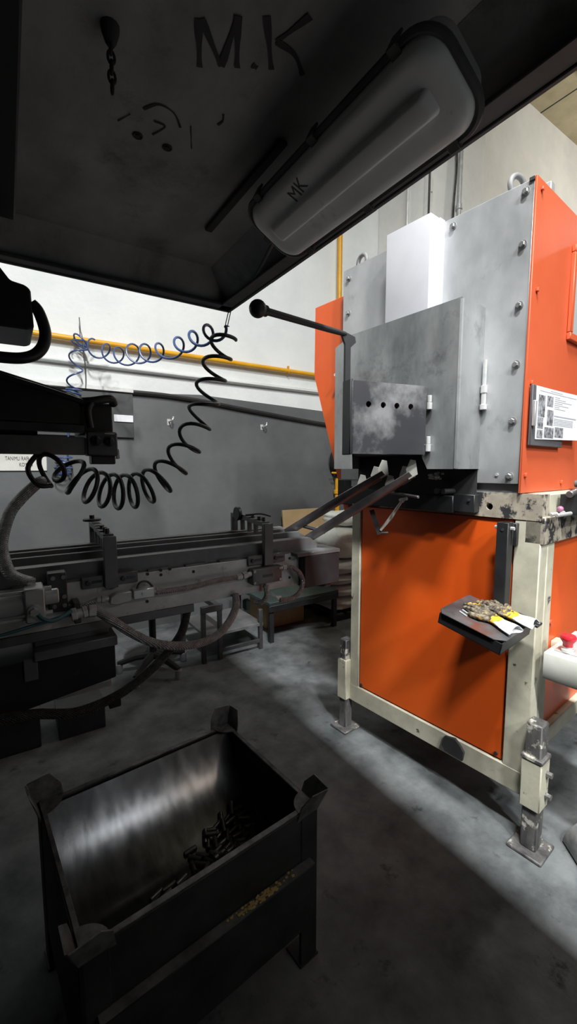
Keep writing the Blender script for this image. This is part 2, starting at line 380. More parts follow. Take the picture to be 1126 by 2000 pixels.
MB().box(-0.14, 0.02, -0.075, -0.055, 1.44, 1.46, 0.004).build('valve_handle', 'yellow_pipe', gv)
wr = MB(); wr.sphere((-0.05, -0.03, 1.6), 0.1, 16, (0.8, 0.7, 1.3)); wr = wr.build('black_wrapping', 'black_rubber', gv)
gg = MB(); gg.cyl((0.17, -0.06, 1.22), (0.17, -0.02, 1.22), 0.05, 20, bv=0.004); gg = gg.build('gauge', 'alu', gv)
MB().cyl((0.17, -0.063, 1.22), (0.17, -0.06, 1.22), 0.042, 20).build('dial', 'dial', gg)
MB().tube(smooth_path([(0.17, -0.04, 1.17), (0.17, -0.04, 1.0), (0.12, -0.03, 0.9), (0, 0, 0.88)]), 0.012, 8).build('gauge_pipe', 'black_rubber', gv)
hc = MB().tube(smooth_path([(-0.2, WY-0.03, 2.14), (0.98, WY-0.03, 2.17), (1.5, WY-0.03, 2.155), (2.2, WY-0.03, 2.09), (3.0, WY-0.03, 2.02), (3.6, WY-0.03, 1.98)]), 0.022, 8).build('wall_hose', 'black_rubber')
tag(hc, 'black hose drooping along the top of grey wall', 'hose')
for i, (x, z, l) in enumerate(((1.29, 1.93, 'small metal hook on grey wall nearer the dark board'), (2.29, 1.935, 'small metal hook on grey wall nearer the orange machine'))):
    t = thing('wall_hook', l, 'hook', (x, WY-0.012, z), 0, 'metal hooks on the grey wall')
    MB().box(-0.018, 0.018, -0.006, 0, -0.03, 0.03, 0.003).build('plate', 'galvanised', t)
    MB().tube(smooth_path([(0, -0.004, 0.01), (0, -0.05, 0.005), (0.012, -0.075, 0.02), (0.025, -0.06, 0.045)], 5), 0.007, 8).build('hook', 'bright_steel', t)
for x, y, z0, z1, l in ((4.42, 3.212, 3.3, 7.0, 'grey conduit running up the front of the pillar'),):
    t = thing('conduit', l, 'conduit', (x, y, z0))
    MB().cyl((0, 0, -1.0), (0, 0, z1-z0), 0.026, 14).build('pipe', 'galvanised', t)
    MB().cyl((0, 0, 1.1), (0, 0, 1.16), 0.036, 14, bv=0.005).build('coupling', 'galvanised', t)
    MB().tube(smooth_path([(-0.005, 0, 0.3), (-0.06, -0.01, 0.6), (-0.1, 0, 1.0), (-0.07, 0, 1.5), (-0.085, 0, 1.75), (-0.055, 0.01, 1.6)]), 0.012, 8).build('cable', 'dark_steel', t)
t = thing('conduit_box', 'small grey junction box with steel conduit on pillar side', 'junction box', (3.93, 3.5, 3.65))
MB().box(-0.09, 0.02, -0.09, 0.09, -0.14, 0.1, 0.008).build('box', 'galvanised', t)
MB().cyl((-0.03, 0, 0.1), (-0.03, 0, 2.6), 0.016, 12).build('conduit', 'bright_steel', t)
MB().cyl((-0.095, -0.02, 0.0), (-0.09, -0.02, 0.0), 0.03, 14).build('knockout', 'ink', t)

# ================================================================== ORANGE HEATING MACHINE (local x = depth, y = along front into the hall, z up)
MO = Vector((1.664, 0.797, 0)); MR = R(5.6)
mc = thing('heating_machine', 'tall orange and cream heating machine with steel front plate', 'machine', MO, MR)
def mp(mb, name, mt, parent=None, **k):
    return mb.build(name, mt, parent or mc, **k)
# frame
for y0, y1 in ((0.0, 0.098), (0.893, 0.955)):
    mp(MB().box(0, 0.068, y0, y1, 0.18, 1.30, 0.004), 'post', 'cream')
mp(MB().box(0.072, 0.14, 0.0, 0.09, 0.18, 1.32, 0.004), 'post', 'cream')
mp(MB().box(1.12, 1.2, 0.0, 0.08, 0.02, 1.40, 0.004), 'post', 'cream')
mp(MB().box(1.12, 1.2, 0.9, 0.98, 0.02, 1.40, 0.004), 'post', 'cream')
mp(MB().box(-0.002, 0.068, 0.0, 0.955, 0.182, 0.279, 0.004), 'bottom_beam', 'cream')
tb = mp(MB().holed_plate((0.0, 0.955, 1.302, 1.402), [(0.2, 1.345)], 'x', -0.002, 0.06, 0.014), 'top_beam', 'cream_worn')
mp(MB().box(0.04, 0.06, 0.17, 0.23, 1.31, 1.38), 'hole_shade', 'soot_and_shade', tb)  # dark block behind the hole, shade put into its colour
mp(MB().box(0.06, 0.5, 0.0, 0.1, 1.322, 1.402, 0.003), 'side_top_plate', 'cream')
mp(MB().box(0.0, 1.15, -0.012, 0.06, 1.212, 1.318, 0.004), 'side_beam', 'cream_worn')
mp(MB().box(0.10, 1.15, -0.004, 0.06, 0.335, 0.41, 0.004), 'side_beam', 'cream')
mp(MB().box(0.068, 1.15, 0.905, 0.97, 0.2, 0.28, 0.004), 'side_beam', 'cream')
# orange panels
op = mp(MB().box(0.006, 0.03, 0.104, 0.887, 0.286, 1.298, 0.003), 'front_panel', 'orange')
for y, z in ((0.125, 0.305), (0.87, 0.3)):
    mp(MB().cyl((0.006, y, z), (0.0, y, z), 0.008, 10), 'screw', 'dark_steel', op)
bk = MB(); bk.box(0.03, 0.05, 0.09, 0.9, 0.27, 1.31); mp(bk, 'panel_backing', 'soot_and_shade')
sp = mp(MB().box(0.14, 1.12, 0.02, 0.04, 0.40, 1.22, 0.002), 'side_panel', 'orange')
mp(MB().cyl((0.2, 0.02, 0.86), (0.2, 0.012, 0.86), 0.012, 12), 'screw', 'orange_side_lit', sp)
mp(MB().box(0.14, 1.12, 0.93, 0.95, 0.28, 1.40, 0.002), 'side_panel', 'orange')
mp(MB().box(1.15, 1.17, 0.05, 0.93, 0.2, 1.40, 0.002), 'rear_panel', 'orange')
# black plate on the lower beam
wd = MB(); wd.prism([(0.262, 0.196), (0.35, 0.2), (0.365, 0.22), (0.352, 0.272), (0.30, 0.285), (0.272, 0.262), (0.255, 0.24)], 'x', -0.014, -0.001, 0.003)
mp(wd, 'burnt_bracket', 'soot_and_shade')
# legs with sleeves and feet
def leg(y0, y1, x0, x1, top, z0, z1, collar):
    l = mp(MB().box(x0, x1, y0, y1, 0.012, top, 0.005), 'leg', 'leg_worn')
    mp(MB().box(x0-0.035, x1+0.035, y0-0.035, y1+0.035, 0.0, 0.014, 0.004), 'foot_plate', 'leg_worn', l)
    s = mp(MB().box(x0-0.008, x1+0.008, y0-0.008, y1+0.008, z0, z1, 0.004), 'leg_sleeve', 'cream')
    if collar: mp(MB().box(x0-0.011, x1+0.011, y0-0.011, y1+0.011, z1-0.012, z1+0.004, 0.003), 'collar', 'leg_worn', s)
    return s
s1 = leg(-0.062, -0.004, -0.045, 0.02, 0.53, 0.185, 0.395, True)
for z in (0.24, 0.33):
    mp(MB().cyl((0.0, -0.07, z), (0.0, -0.09, z), 0.012, 6), 'clamp_bolt', 'leg_worn', s1)
leg(0.958, 1.008, -0.03, 0.03, 0.535, 0.185, 0.42, False)
leg(-0.062, -0.004, 1.1, 1.16, 0.5, 0.185, 0.395, True)
leg(0.985, 1.04, 1.1, 1.16, 0.5, 0.185, 0.395, False)
# recess and bracket under the front plate
mp(MB().box(0.03, 0.1, 0.10, 0.95, 1.39, 1.46), 'recess_shade', 'soot_and_shade')  # solid dark block standing in for shade in the gap
mp(MB().box(-0.0165, -0.0145, 0.25, 0.90, 1.37, 1.57), 'mouth_shade_plate', 'soot_and_shade')  # black sheet standing in for the shade inside the mouth
br = MB(); br.box(-0.03, -0.004, 0.64, 0.95, 1.312, 1.392, 0.002); br.box(-0.05, -0.004, 0.24, 0.33, 1.318, 1.392, 0.002); br.box(-0.058, -0.004, 0.33, 0.64, 1.312, 1.384, 0.003)
br = mp(br, 'clamp_bar', 'black_paint')
for y, z in ((0.262, 1.37),): mp(MB().cyl((-0.052, y, z), (-0.056, y, z), 0.006, 8), 'screw', 'dark_steel', br)
for y in (0.37, 0.405): mp(MB().cyl((-0.07, y, 1.402), (0.0, y-0.02, 1.402), 0.012, 12), 'pin', 'dark_steel', br)
# upper cabinet
mp(MB().box(0.0, 1.1, 0.09, 1.02, 1.402, 2.53), 'cabinet_body', 'steel_plate')
fpl = mp(MB().box(-0.014, -0.001, 0.086, 1.03, 1.44, 2.54, 0.002), 'front_plate', 'steel_plate')
mp(MB().box(-0.02, 1.0, 0.086, 0.104, 2.532, 2.545, 0.001), 'top_edge', 'soot_and_shade')
for y, z in ((0.116, 2.505), (0.117, 2.323), (0.118, 2.108), (0.118, 1.893), (0.12, 1.681), (0.121, 1.47), (0.402, 2.504), (0.99, 2.49), (0.99, 2.316)):
    b = MB(); b.cyl((-0.014, y, z), (-0.017, y, z), 0.015, 14); b.cyl((-0.017, y, z), (-0.028, y, z), 0.011, 6, bv=0.002)
    mp(b, 'bolt', 'screw', fpl)
mp(MB().cyl((-0.014, 0.17, 1.475), (-0.018, 0.17, 1.475), 0.006, 8), 'rivet', 'bright_steel', fpl)
osd = mp(MB().box(-0.018, 1.1, 0.077, 0.0855, 1.404, 2.545, 0.002), 'cabinet_side', 'orange_side_lit')
for x, z in ((0.02, 2.509), (0.025, 2.16), (0.021, 1.823), (0.013, 1.474), (0.387, 1.44)):
    b = MB(); b.cyl((x, 0.077, z), (x, 0.068, z), 0.009, 6, bv=0.002); mp(b, 'bolt', 'orange_side_lit', osd)
# display window on the side
dp = MB()
for (a0, a1, z0, z1) in ((0.345, 0.80, 2.04, 2.07), (0.345, 0.80, 2.39, 2.42), (0.345, 0.37, 2.07, 2.39), (0.775, 0.80, 2.07, 2.39)):
    dp.box(a0, a1, 0.06, 0.077, z0, z1, 0.003)
dp = mp(dp, 'display_frame', 'orange_side_lit', osd)
mp(MB().box(0.37, 0.775, 0.067, 0.0765, 2.07, 2.39), 'display', 'display_grey', osd)
# flared wing on the far side
wg = MB(); wg.prism([(1.03, 2.45), (1.32, 2.45), (1.326, 2.055), (1.148, 1.53), (1.06, 1.25), (1.03, 1.25)], 'x', 0.05, 0.55, 0.003)
wg = mp(wg, 'side_guard', 'orange')
mp(MB().cyl((0.05, 1.10, 2.02), (0.0, 1.10, 2.02), 0.008, 10), 'pin', 'bright_steel', wg)
mp(MB().box(0.0, 0.3, 0.96, 1.07, 1.30, 1.44, 0.004), 'dark_block', 'black_paint')
# eye bolts
for y, x in ((0.20, 0.1), (1.0, 0.1)):
    e = MB(); e.ring((x, y, 2.61), (0.35, 1, 0) if y < 0.5 else (1, -0.15, 0), 0.036, 0.011, 24, 10); e.cyl((x, y, 2.54), (x, y, 2.575), 0.022, 14, r2=0.016)
    mp(e, 'eye_bolt', 'foot_iron')
# grey sheet behind the top
mp(MB().box(0.32, 0.36, 0.16, 0.30, 2.53, 2.70, 0.004), 'rear_bracket', 'steel_plate')
# white box
wb = MB(); wb.box(-0.102, -0.014, 0.452, 0.678, 2.10, 2.552, 0.004, seg=2)
wb = mp(wb, 'white_cover', 'white_sheet')
mp(MB().box(-0.05, -0.0135, 0.440, 0.4525, 2.1, 2.545, 0.001), 'cover_flange', 'white_sheet', wb)
# hood over the mouth: sheet-metal box with a notch at the bottom
hd = MB()
hd.prism([(0.246, 1.498), (0.372, 1.498), (0.398, 1.545), (0.405, 1.60), (0.80, 1.60), (0.795, 1.498), (0.906, 1.498), (0.906, 2.09), (0.80, 2.128), (0.246, 2.136)], 'x', -0.192, -0.178, 0.0)
hd.box(-0.178, -0.014, 0.246, 0.258, 1.498, 2.136); hd.box(-0.178, -0.014, 0.894, 0.906, 1.498, 2.09); hd.box(-0.178, -0.014, 0.258, 0.80, 2.122, 2.134)
hd = mp(hd, 'mouth_hood', 'hood_steel')
mp(MB().tube([(-0.185, 0.2525, 1.5), (-0.185, 0.2525, 2.13)], 0.0095, 8), 'weld_edge', 'hood_steel', hd)
mp(MB().box(-0.17, -0.02, 0.27, 0.88, 1.56, 2.10), 'hood_lining', 'soot_and_shade', hd)
hg = MB()
for z0, z1, r in ((1.83, 1.90, 0.008), (1.80, 1.83, 0.013), (1.755, 1.80, 0.010), (1.735, 1.755, 0.014)):
    hg.cyl((-0.028, 0.232, z0), (-0.028, 0.232, z1), r, 14, bv=0.001)
hg.cyl((-0.028, 0.232, 1.9), (-0.028, 0.232, 1.93), 0.008, 10)
mp(hg, 'hood_hinge', 'bright_steel', hd)
# swung-open door with lever
DH = Vector((-0.205, 0.372)); DL = Vector((-0.53, 0.478)); dd = (DL - DH); dlen = dd.length; da = math.atan2(dd.y, dd.x)
# door local: x along the leaf from hinge to free edge, y normal, z up
DM = Matrix.Translation((DH.x, DH.y, 0)) @ Matrix.Rotation(da, 4, 'Z')
door = bpy.data.objects.new('mouth_door', None)
dm = MB().holed_plate((0.008, dlen, 1.556, 1.826), [(dlen*k, 1.742) for k in (0.24, 0.43, 0.61, 0.80)], 'y', -0.004, 0.004, 0.0115)
dm.box(dlen-0.006, dlen+0.002, -0.05, 0.004, 1.556, 1.826, 0.0015); dm.box(0.008, dlen, -0.05, -0.004, 1.820, 1.826, 0.001); dm.box(0.008, dlen, -0.05, -0.004, 1.556, 1.562, 0.001)
dm.bm.transform(DM); door = mp(dm, 'mouth_door', 'door_steel', label='scuffed steel door with four round holes')
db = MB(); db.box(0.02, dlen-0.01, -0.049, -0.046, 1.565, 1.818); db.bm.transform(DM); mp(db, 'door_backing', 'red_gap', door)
for z0, z1 in ((1.568, 1.628), (1.735, 1.79)):
    h = MB(); h.cyl((-0.004, 0.008, z0), (-0.004, 0.008, (z0+z1)/2-0.001), 0.011, 12, bv=0.001); h.cyl((-0.004, 0.008, (z0+z1)/2+0.001), (-0.004, 0.008, z1), 0.009, 12, bv=0.001)
    h.bm.transform(DM); mp(h, 'hinge', 'bright_steel', door)
lv = MB()
lv.box(dlen+0.001, dlen+0.012, -0.056, 0.006, 1.552, 1.832, 0.003)
lv.prism([(dlen-0.012, 1.80), (dlen+0.012, 1.80), (dlen+0.012, 1.965), (dlen+0.03, 2.005), (dlen+0.02, 2.012), (dlen-0.03, 1.995), (dlen-0.034, 1.975), (dlen-0.012, 1.955)], 'y', -0.05, -0.038, 0.001)
lv.bm.transform(DM); lv = mp(lv, 'lever_plate', 'black_paint', door)
E0 = DM @ Vector((dlen+0.01, -0.044, 2.002)); B0 = Vector((-0.955, 0.48, 1.985))
d_ = (B0 - E0)
mp(MB().tube([E0, E0 + d_*0.2, B0], [0.009, 0.0105, 0.0115], 12), 'lever_rod', 'black_paint', door)
ball = MB(); ball.sphere(B0, 0.027, 24); ball.cyl(B0 - d_.normalized()*0.034, B0 - d_.normalized()*0.015, 0.017, 16)
mp(ball, 'lever_ball', 'black_rubber', door)

# tray arm and lever bits on the right side of the frame
t = MB()
for (x0, x1, y0, y1) in ((-0.07, -0.066, 0.092, 0.135), (-0.026, -0.022, 0.092, 0.135), (-0.066, -0.026, 0.092, 0.096), (-0.066, -0.026, 0.131, 0.135)):
    t.box(x0, x1, y0, y1, 0.93, 1.292, 0.001)
tr = thing('tool_tray', 'black steel tray on a square arm with gloves on it', 'tray', MO, MR)
arm = t.build('support_arm', 'black_paint', tr)
k = MB(); k.cyl((-0.07, 0.113, 1.265), (-0.072, 0.113, 1.265), 0.006, 10); k.build('arm_hole', 'ink', arm)
k = MB(); k.cyl((-0.046, 0.135, 1.27), (-0.046, 0.152, 1.27), 0.007, 6); k.cyl((-0.046, 0.092, 1.27), (-0.046, 0.078, 1.27), 0.007, 6); k.build('arm_bolt', 'bright_steel', arm)
MB().box(-0.022, 0.0, 0.08, 0.13, 1.2, 1.288, 0.002).build('arm_bracket', 'black_paint', tr)
# tray: tilted box
TC = Vector((-0.165, 0.121, 0.91))
TMx = Matrix.Translation(TC) @ Matrix.Rotation(R(11.5), 4, 'X') @ Matrix.Rotation(R(-5.0), 4, 'Y')
tx, ty, th = 0.115, 0.122, 0.044
b = MB()
b.box(-tx, tx, -ty, ty, -0.02, -0.016); b.box(-tx, -tx+0.004, -ty, ty, -0.02, th-0.02); b.box(tx-0.004, tx, -ty, ty, -0.02, th-0.02)
b.box(-tx, tx, -ty, -ty+0.004, -0.02, th-0.02); b.box(-tx, tx, ty-0.004, ty, -0.02, th-0.02)
b.bm.transform(TMx); b.build('tray_body', 'black_paint', tr)
c_ = 0.03
b = MB(); b.prism([(-tx-0.004+c_, -ty-0.002), (tx-0.01, -ty-0.002), (tx-0.004, ty+0.006-c_*0), (tx-0.03, ty+0.010), (-tx+0.02, ty+0.010), (-tx-0.006, ty-0.012), (-tx-0.004, -ty+c_)], 'z', th-0.018, th-0.013, 0.001)
b.bm.transform(TMx); b.build('tray_lid', 'tray_lid', tr)
b = MB(); b.box(tx-0.03, tx+0.012, -ty-0.03, -ty+0.06, th-0.012, th-0.002, 0.002); b.bm.transform(TMx); b.build('rear_tab', 'black_paint', tr)
for j in range(2):
    b = MB(); zt = th-0.010
    b.tube([(-0.065+0.02*j, 0.04, zt), (-0.055+0.02*j, 0.075, zt)], 0.003, 8); b.bm.transform(TMx)
    q = b.build('steel_pin', 'bright_steel', None)
    q.location = MO; q.rotation_euler = (0, 0, MR)
    tag(q, ('front' if j == 0 else 'rear') + ' one of two small steel pins beside the gloves', 'pin', 'loose pins on the tray')

# gloves lying on the tray
def glove(name, label, M, flip=1, lift=0.0):
    g = thing(name, label, 'glove', MO, MR, 'work gloves on the tray')
    zt = th - 0.013 + lift
    z = 0.014
    # fingers towards +x of the glove frame; one closed surface
    g_ = MB()
    g_.sphere((0.028, 0.0, z), 0.04, 20, (1.0, 0.86, 0.32)); g_.sphere((0.005, 0.0, z), 0.03, 16, (0.9, 0.95, 0.42)); g_.sphere((0.05, 0.0, z+0.001), 0.034, 16, (0.7, 0.98, 0.34))
    for (y, l, r, bend) in ((0.027, 0.058, 0.0092, 0.004), (0.0095, 0.072, 0.0098, 0.009), (-0.0095, 0.068, 0.0098, 0.003), (-0.027, 0.05, 0.0086, 0.008)):
        g_.tube(smooth_path([(0.045, y*0.9, z), (0.052+l*0.25, y*1.05, z+bend), (0.052+l*0.5, y*1.12, z+bend*1.1), (0.052+l*0.78, y*1.14, z+bend*0.4), (0.052+l, y*1.12, z-0.003)], 4), [r*(1.0-0.02*i+0.10*math.sin(i*1.3)) for i in range(17)], 10)
        g_.sphere((0.052+l, y*1.12, z-0.003), r*0.78, 12)
    g_.tube(smooth_path([(0.008, flip*0.018, z), (0.028, flip*0.04, z+0.003), (0.05, flip*0.05, z), (0.07, flip*0.05, z-0.003)], 4), [0.0125-0.0003*i for i in range(13)], 10); g_.sphere((0.07, flip*0.05, z-0.003), 0.0085, 12)
    ho = g_.build('hand', 'glove_palm', None)
    rm_ = ho.modifiers.new('Remesh', 'REMESH'); rm_.mode = 'VOXEL'; rm_.voxel_size = 0.0022
    sm_ = ho.modifiers.new('Smooth', 'SMOOTH'); sm_.iterations = 4; sm_.factor = 0.5
    bpy.context.view_layer.update()
    m2 = bpy.data.meshes.new_from_object(ho.evaluated_get(bpy.context.evaluated_depsgraph_get())); bpy.data.objects.remove(ho)
    for v_ in m2.vertices:
        c = v_.co; k_ = 0.0016*math.sin(260*c.x+90*c.y)*math.sin(170*c.y+60*c.x+flip) + 0.0012*math.sin(420*c.x-200*c.y)
        v_.co = c + v_.normal*k_
        if v_.co.z < 0.0008: v_.co.z = 0.0008
    m2.transform(M)
    for p in m2.polygons: p.use_smooth = True
    if not m2.materials: m2.materials.append(MATS['glove_palm'])
    q = bpy.data.objects.new('hand', m2); COL.objects.link(q); q.parent = g
    rows = []
    for i in range(6):
        f = i/5; row = []
        for kk in range(25):
            an = 2*math.pi*kk/24
            row.append(Vector((0.010-0.032*f+0.005*math.sin(3*an), (0.0285-0.001*f)*math.cos(an), max(0.001, z+(0.0128+0.0012*math.sin(6*an+5*f))*math.sin(an)))))
        rows.append(row)
    yb = MB().sheet(rows, 0.0015); yb.bm.transform(M); yb.build('wrist_band', 'glove_yellow', g, ang=80)
    n = 28; rows = []
    for i in range(9):
        f = i/8; row = []
        for kk in range(n+1):
            an = 2*math.pi*kk/n
            ry = 0.0275 + 0.010*f + 0.0025*math.sin(5*an+3*f); rz = 0.0115 + 0.003*f + 0.0025*math.sin(4*an+6*f)
            row.append(Vector((-0.015-0.068*f-0.006*math.sin(2*an+1)*f, ry*math.cos(an), max(0.002, z-0.001+rz*math.sin(an)))))
        rows.append(row)
    cu = MB().sheet(rows, 0.0015); cu.bm.transform(M); cu.build('cuff', 'glove_cuff', g, ang=80)
    return g
def gm(x, y, rz, lift): return TMx @ Matrix.Translation((x, y, th-0.0125+lift)) @ Matrix.Rotation(R(rz), 4, 'Z')
glove('work_glove', 'dirty yellow and grey work glove lying nearer the tray front', gm(-0.014, -0.040, 80, 0), 1)
glove('work_glove', 'yellow and white work glove lying at the back by the arm', gm(0.068, -0.062, 93, 0.003), -1)

# clipboard on the orange side
cb = thing('clipboard', 'grey clipboard holding a white printed sheet on orange side', 'clipboard', MO, MR)
MB().box(0.004, 0.325, 0.060, 0.070, 1.588, 1.815, 0.002).build('backing_board', 'board_grey', cb)
cp = MB(); cp.box(0.004, 0.02, 0.048, 0.060, 1.66, 1.755, 0.002); cp.build('clip', 'alu', cb)
pp = MB().sheet([[(0.028+(0.012 if i == 0 else 0)+(0.47-0.028)*j/8, 0.0585-0.012*(j/8)**2, (1.612, 1.812)[i]+(0.012*j/8 if i == 0 else 0.004*j/8)) for j in range(9)] for i in range(2)], 0.0012)
pp = pp.build('paper_sheet', 'paper', cb)
def pr_(x0, x1, z0, z1, mt, nm):
    yo = lambda x: 0.0577-0.012*(((x-0.028)/0.442))**2 - 0.0006
    g = MB().sheet([[(x0+(x1-x0)*j/4, yo(x0+(x1-x0)*j/4), z) for j in range(5)] for z in (z0, z1)], 0.0004); g.build(nm, mt, pp)
for (x0, x1, z0, z1) in ((0.052, 0.115, 1.70, 1.782), (0.132, 0.19, 1.745, 1.785), (0.052, 0.105, 1.655, 1.697), (0.052, 0.105, 1.618, 1.65), (0.14, 0.198, 1.672, 1.732), (0.12, 0.21, 1.622, 1.663), (0.222, 0.305, 1.628, 1.668)):
    pr_(x0, x1, z0, z1, 'print_dark', 'printed_photo')
for i, (x0, x1, z) in enumerate([(0.06, 0.42, 1.797), (0.16, 0.28, 1.804)] + [(0.205, 0.205+0.05+0.03*((i*7) % 5), 1.785-0.0075*i) for i in range(7)] + [(0.205, 0.43, 1.71)] + [(0.205, 0.40, 1.70-0.006*i) for i in range(5)]):
    pr_(x0, x1, z, z+(0.0016 if i != 9 else 0.004), 'print_line', 'printed_line')

# hollow clamp block and small lever on the side beam
ck = thing('clamp_block', 'black hollow steel block on the machine side beam', 'clamp', MO, MR)
b = MB(); b.box(0.13, 0.34, -0.085, -0.012, 1.322, 1.328); b.box(0.13, 0.34, -0.085, -0.012, 1.392, 1.40); b.box(0.13, 0.136, -0.085, -0.012, 1.328, 1.392); b.box(0.33, 0.34, -0.085, -0.012, 1.328, 1.392); b.box(0.135, 0.335, -0.02, -0.012, 1.325, 1.395)
b.build('housing', 'black_paint', ck)
MB().cyl((0.105, -0.05, 1.402), (0.34, -0.05, 1.432), 0.013, 12, bv=0.002).build('pivot_bar', 'chute_steel', ck)
MB().cyl((0.22, -0.09, 1.44), (0.22, -0.03, 1.44), 0.014, 12, bv=0.002).build('pin', 'chute_steel', ck)
lvv = thing('small_lever', 'short bright steel lever with pink ball knob', 'lever', MO, MR)
MB().cyl((-0.005, -0.03, 1.331), (0.12, -0.03, 1.331), 0.007, 12, bv=0.002).build('rod', 'bright_steel', lvv)
MB().cyl((0.0, -0.048, 1.329), (0.125, -0.052, 1.329), 0.0075, 12, bv=0.002).build('rod', 'bright_steel', lvv)
MB().sphere((0.052, -0.04, 1.349), 0.0115, 16).build('ball_knob', 'pink_ball', lvv)

# control box with emergency stop
cx = thing('control_box', 'chipped cream control box with red emergency stop button', 'control box', MO, MR)
CB = Matrix.Translation((0.0, -0.030, 0.70)) @ Matrix.Diagonal((1, 1, 1.28, 1))
b = MB(); b.box(0.0, 0.34, -0.42, 0.0, 0.0, 0.082, 0.004); b.bm.transform(CB); b.build('housing', 'box_cream', cx)
b = MB(); b.box(0.045, 0.30, -0.40, -0.022, 0.082, 0.086, 0.002); b.bm.transform(CB); fp = b.build('face_plate', 'alu', cx)
es = MB(); es.lathe([(0.020, 0.086), (0.022, 0.094), (0.016, 0.096), (0.016, 0.104)], (0.062, -0.062, 0), 20); es.bm.transform(CB); es.build('button_collar', 'bright_steel', cx)
es = MB(); es.lathe([(0.017, 0.102), (0.017, 0.112), (0.027, 0.124), (0.028, 0.130), (0.024, 0.136), (0.010, 0.137)], (0.062, -0.062, 0), 24); es.bm.transform(CB); es.build('emergency_button', 'button_red', cx)
es = MB(); es.cyl((0.06, 0.0, 0.045), (0.06, 0.014, 0.045), 0.024, 20, bv=0.003); es.bm.transform(CB); es.build('side_knob', 'black_rubber', cx)
b = MB(); b.box(0.22, 0.28, 0.0, 0.05, 0.02, 0.06, 0.003); b.bm.transform(CB); b.build('mounting_arm', 'cream', cx)

# feed chutes from machine mouth down to the conveyor
def vch(p0, p1, w0, w1, h):
    # trough: V section from p0 (low) to p1 (high)
    p0, p1 = Vector(p0), Vector(p1); d = (p1-p0).normalized(); sd = d.cross(Vector((0, 0, 1))).normalized(); up = sd.cross(d)
    rows = []
    n = 12
    for i in range(n+1):
        f = i/n; c = p0.lerp(p1, f); w_ = w0 + (w1-w0) * max(0, (f-0.55)/0.45); hh = h*(1-0.35*max(0, (f-0.6)/0.4))
        if f < 0.12: w_ *= 0.75 + f*2
        rows.append([c - sd*w_ + up*hh, c - sd*w_*0.72 + up*hh*0.12, c - sd*w_*0.25 - up*hh*0.25, c + sd*w_*0.25 - up*hh*0.25, c + sd*w_*0.72 + up*hh*0.12, c + sd*w_ + up*hh])
    return MB().sheet(rows, 0.004), d, sd, up
inv = (Matrix.Translation(MO) @ Matrix.Rotation(MR, 4, 'Z'))
U1 = inv @ Vector((-0.18, 0.44, 1.468)); L1 = Vector((1.205, 1.675, 1.135))
U2 = inv @ Vector((-0.18, 0.585, 1.472)); L2 = Vector((1.165, 1.80, 1.155))
ct = thing('feed_chute', 'pair of dark steel chutes with upright fins below mouth', 'chute', (1.3, 1.6, 1.0))
for (lo_, hi_) in ((L1, U1), (L2, U2)):
    m_, d, sd, up = vch(lo_, hi_, 0.030, 0.054, 0.030)
    ch_ = m_.build('trough', 'chute_steel', ct, org=(1.3, 1.6, 1.0))
    for f, s in ((0.80, -1), (0.92, -1), (1.0, 1)) if lo_ is L1 else ((0.78, -1), (0.90, -1), (0.99, 1)):
        c = lo_.lerp(hi_, f) + sd * s * (0.030 if f < 0.9 else 0.034)
        mm = Matrix((( *d, 0), (*sd, 0), (*up, 0), (0, 0, 0, 1))).transposed(); mm.translation = c
        g = MB(); g.prism([(-0.02, -0.005), (0.022, -0.005), (0.042, 0.052), (0.026, 0.068), (-0.010, 0.04)], 'y', -0.0015, 0.0015, 0.0, m=mm @ Matrix.Rotation(R(14*s), 4, 'X'))
        g.build('fin', 'fin_steel', ch_, org=(1.3, 1.6, 1.0))
Q = lambda x, y, z: inv @ Vector((x, y, z))
MB().cyl(Q(-0.13, 0.60, 1.39), Q(-0.16, 0.43, 1.378), 0.0065, 12, bv=0.001).build('cross_rod', 'chute_steel', ct, org=(1.3, 1.6, 1.0))
bb = MB(); bb.tube([L1.lerp(U1, 0.2)+Vector((0, 0, -0.004)), L2.lerp(U2, 0.2)+Vector((0, 0, -0.004))], 0.009, 4); bb.build('tie_bar', 'dark_steel', ct, org=(1.3, 1.6, 1.0))
hb = MB(); h0 = Q(-0.13, 0.71, 1.30); h1 = Q(-0.115, 0.67, 1.185)
hb.tube([h0, h1], 0.016, 4); hb.build('hanger', 'dark_steel', ct, org=(1.3, 1.6, 1.0))
tb_ = MB(); tb_.tube([h1+Vector((-0.005, -0.01, 0.02)), h1.lerp(Q(-0.08, 0.575, 1.345), 0.5), Q(-0.08, 0.575, 1.345)], [0.006, 0.009, 0.006], 10); tb_.sphere(Q(-0.08, 0.572, 1.352), 0.012, 12); tb_.cyl(Q(-0.08, 0.585, 1.352), Q(-0.08, 0.545, 1.362), 0.008, 6)
tb_.build('turnbuckle', 'fin_steel', ct, org=(1.3, 1.6, 1.0))
MB().cyl(h1+Vector((0.0, 0.0, 0.006)), h1+Vector((0.028, -0.028, 0.008)), 0.006, 8).build('bolt', 'dark_steel', ct, org=(1.3, 1.6, 1.0))
cr = MB()
for i in range(14):
    cr.sphere(Q(-0.06+random.uniform(-0.02, 0.02), 0.42+random.uniform(-0.03, 0.03), 1.47+random.uniform(-0.015, 0.012)), random.uniform(0.006, 0.013), 8, (1, 1, 0.7))
cr.build('scale_crust', 'galvanised', ct, org=(1.3, 1.6, 1.0), kind='stuff')

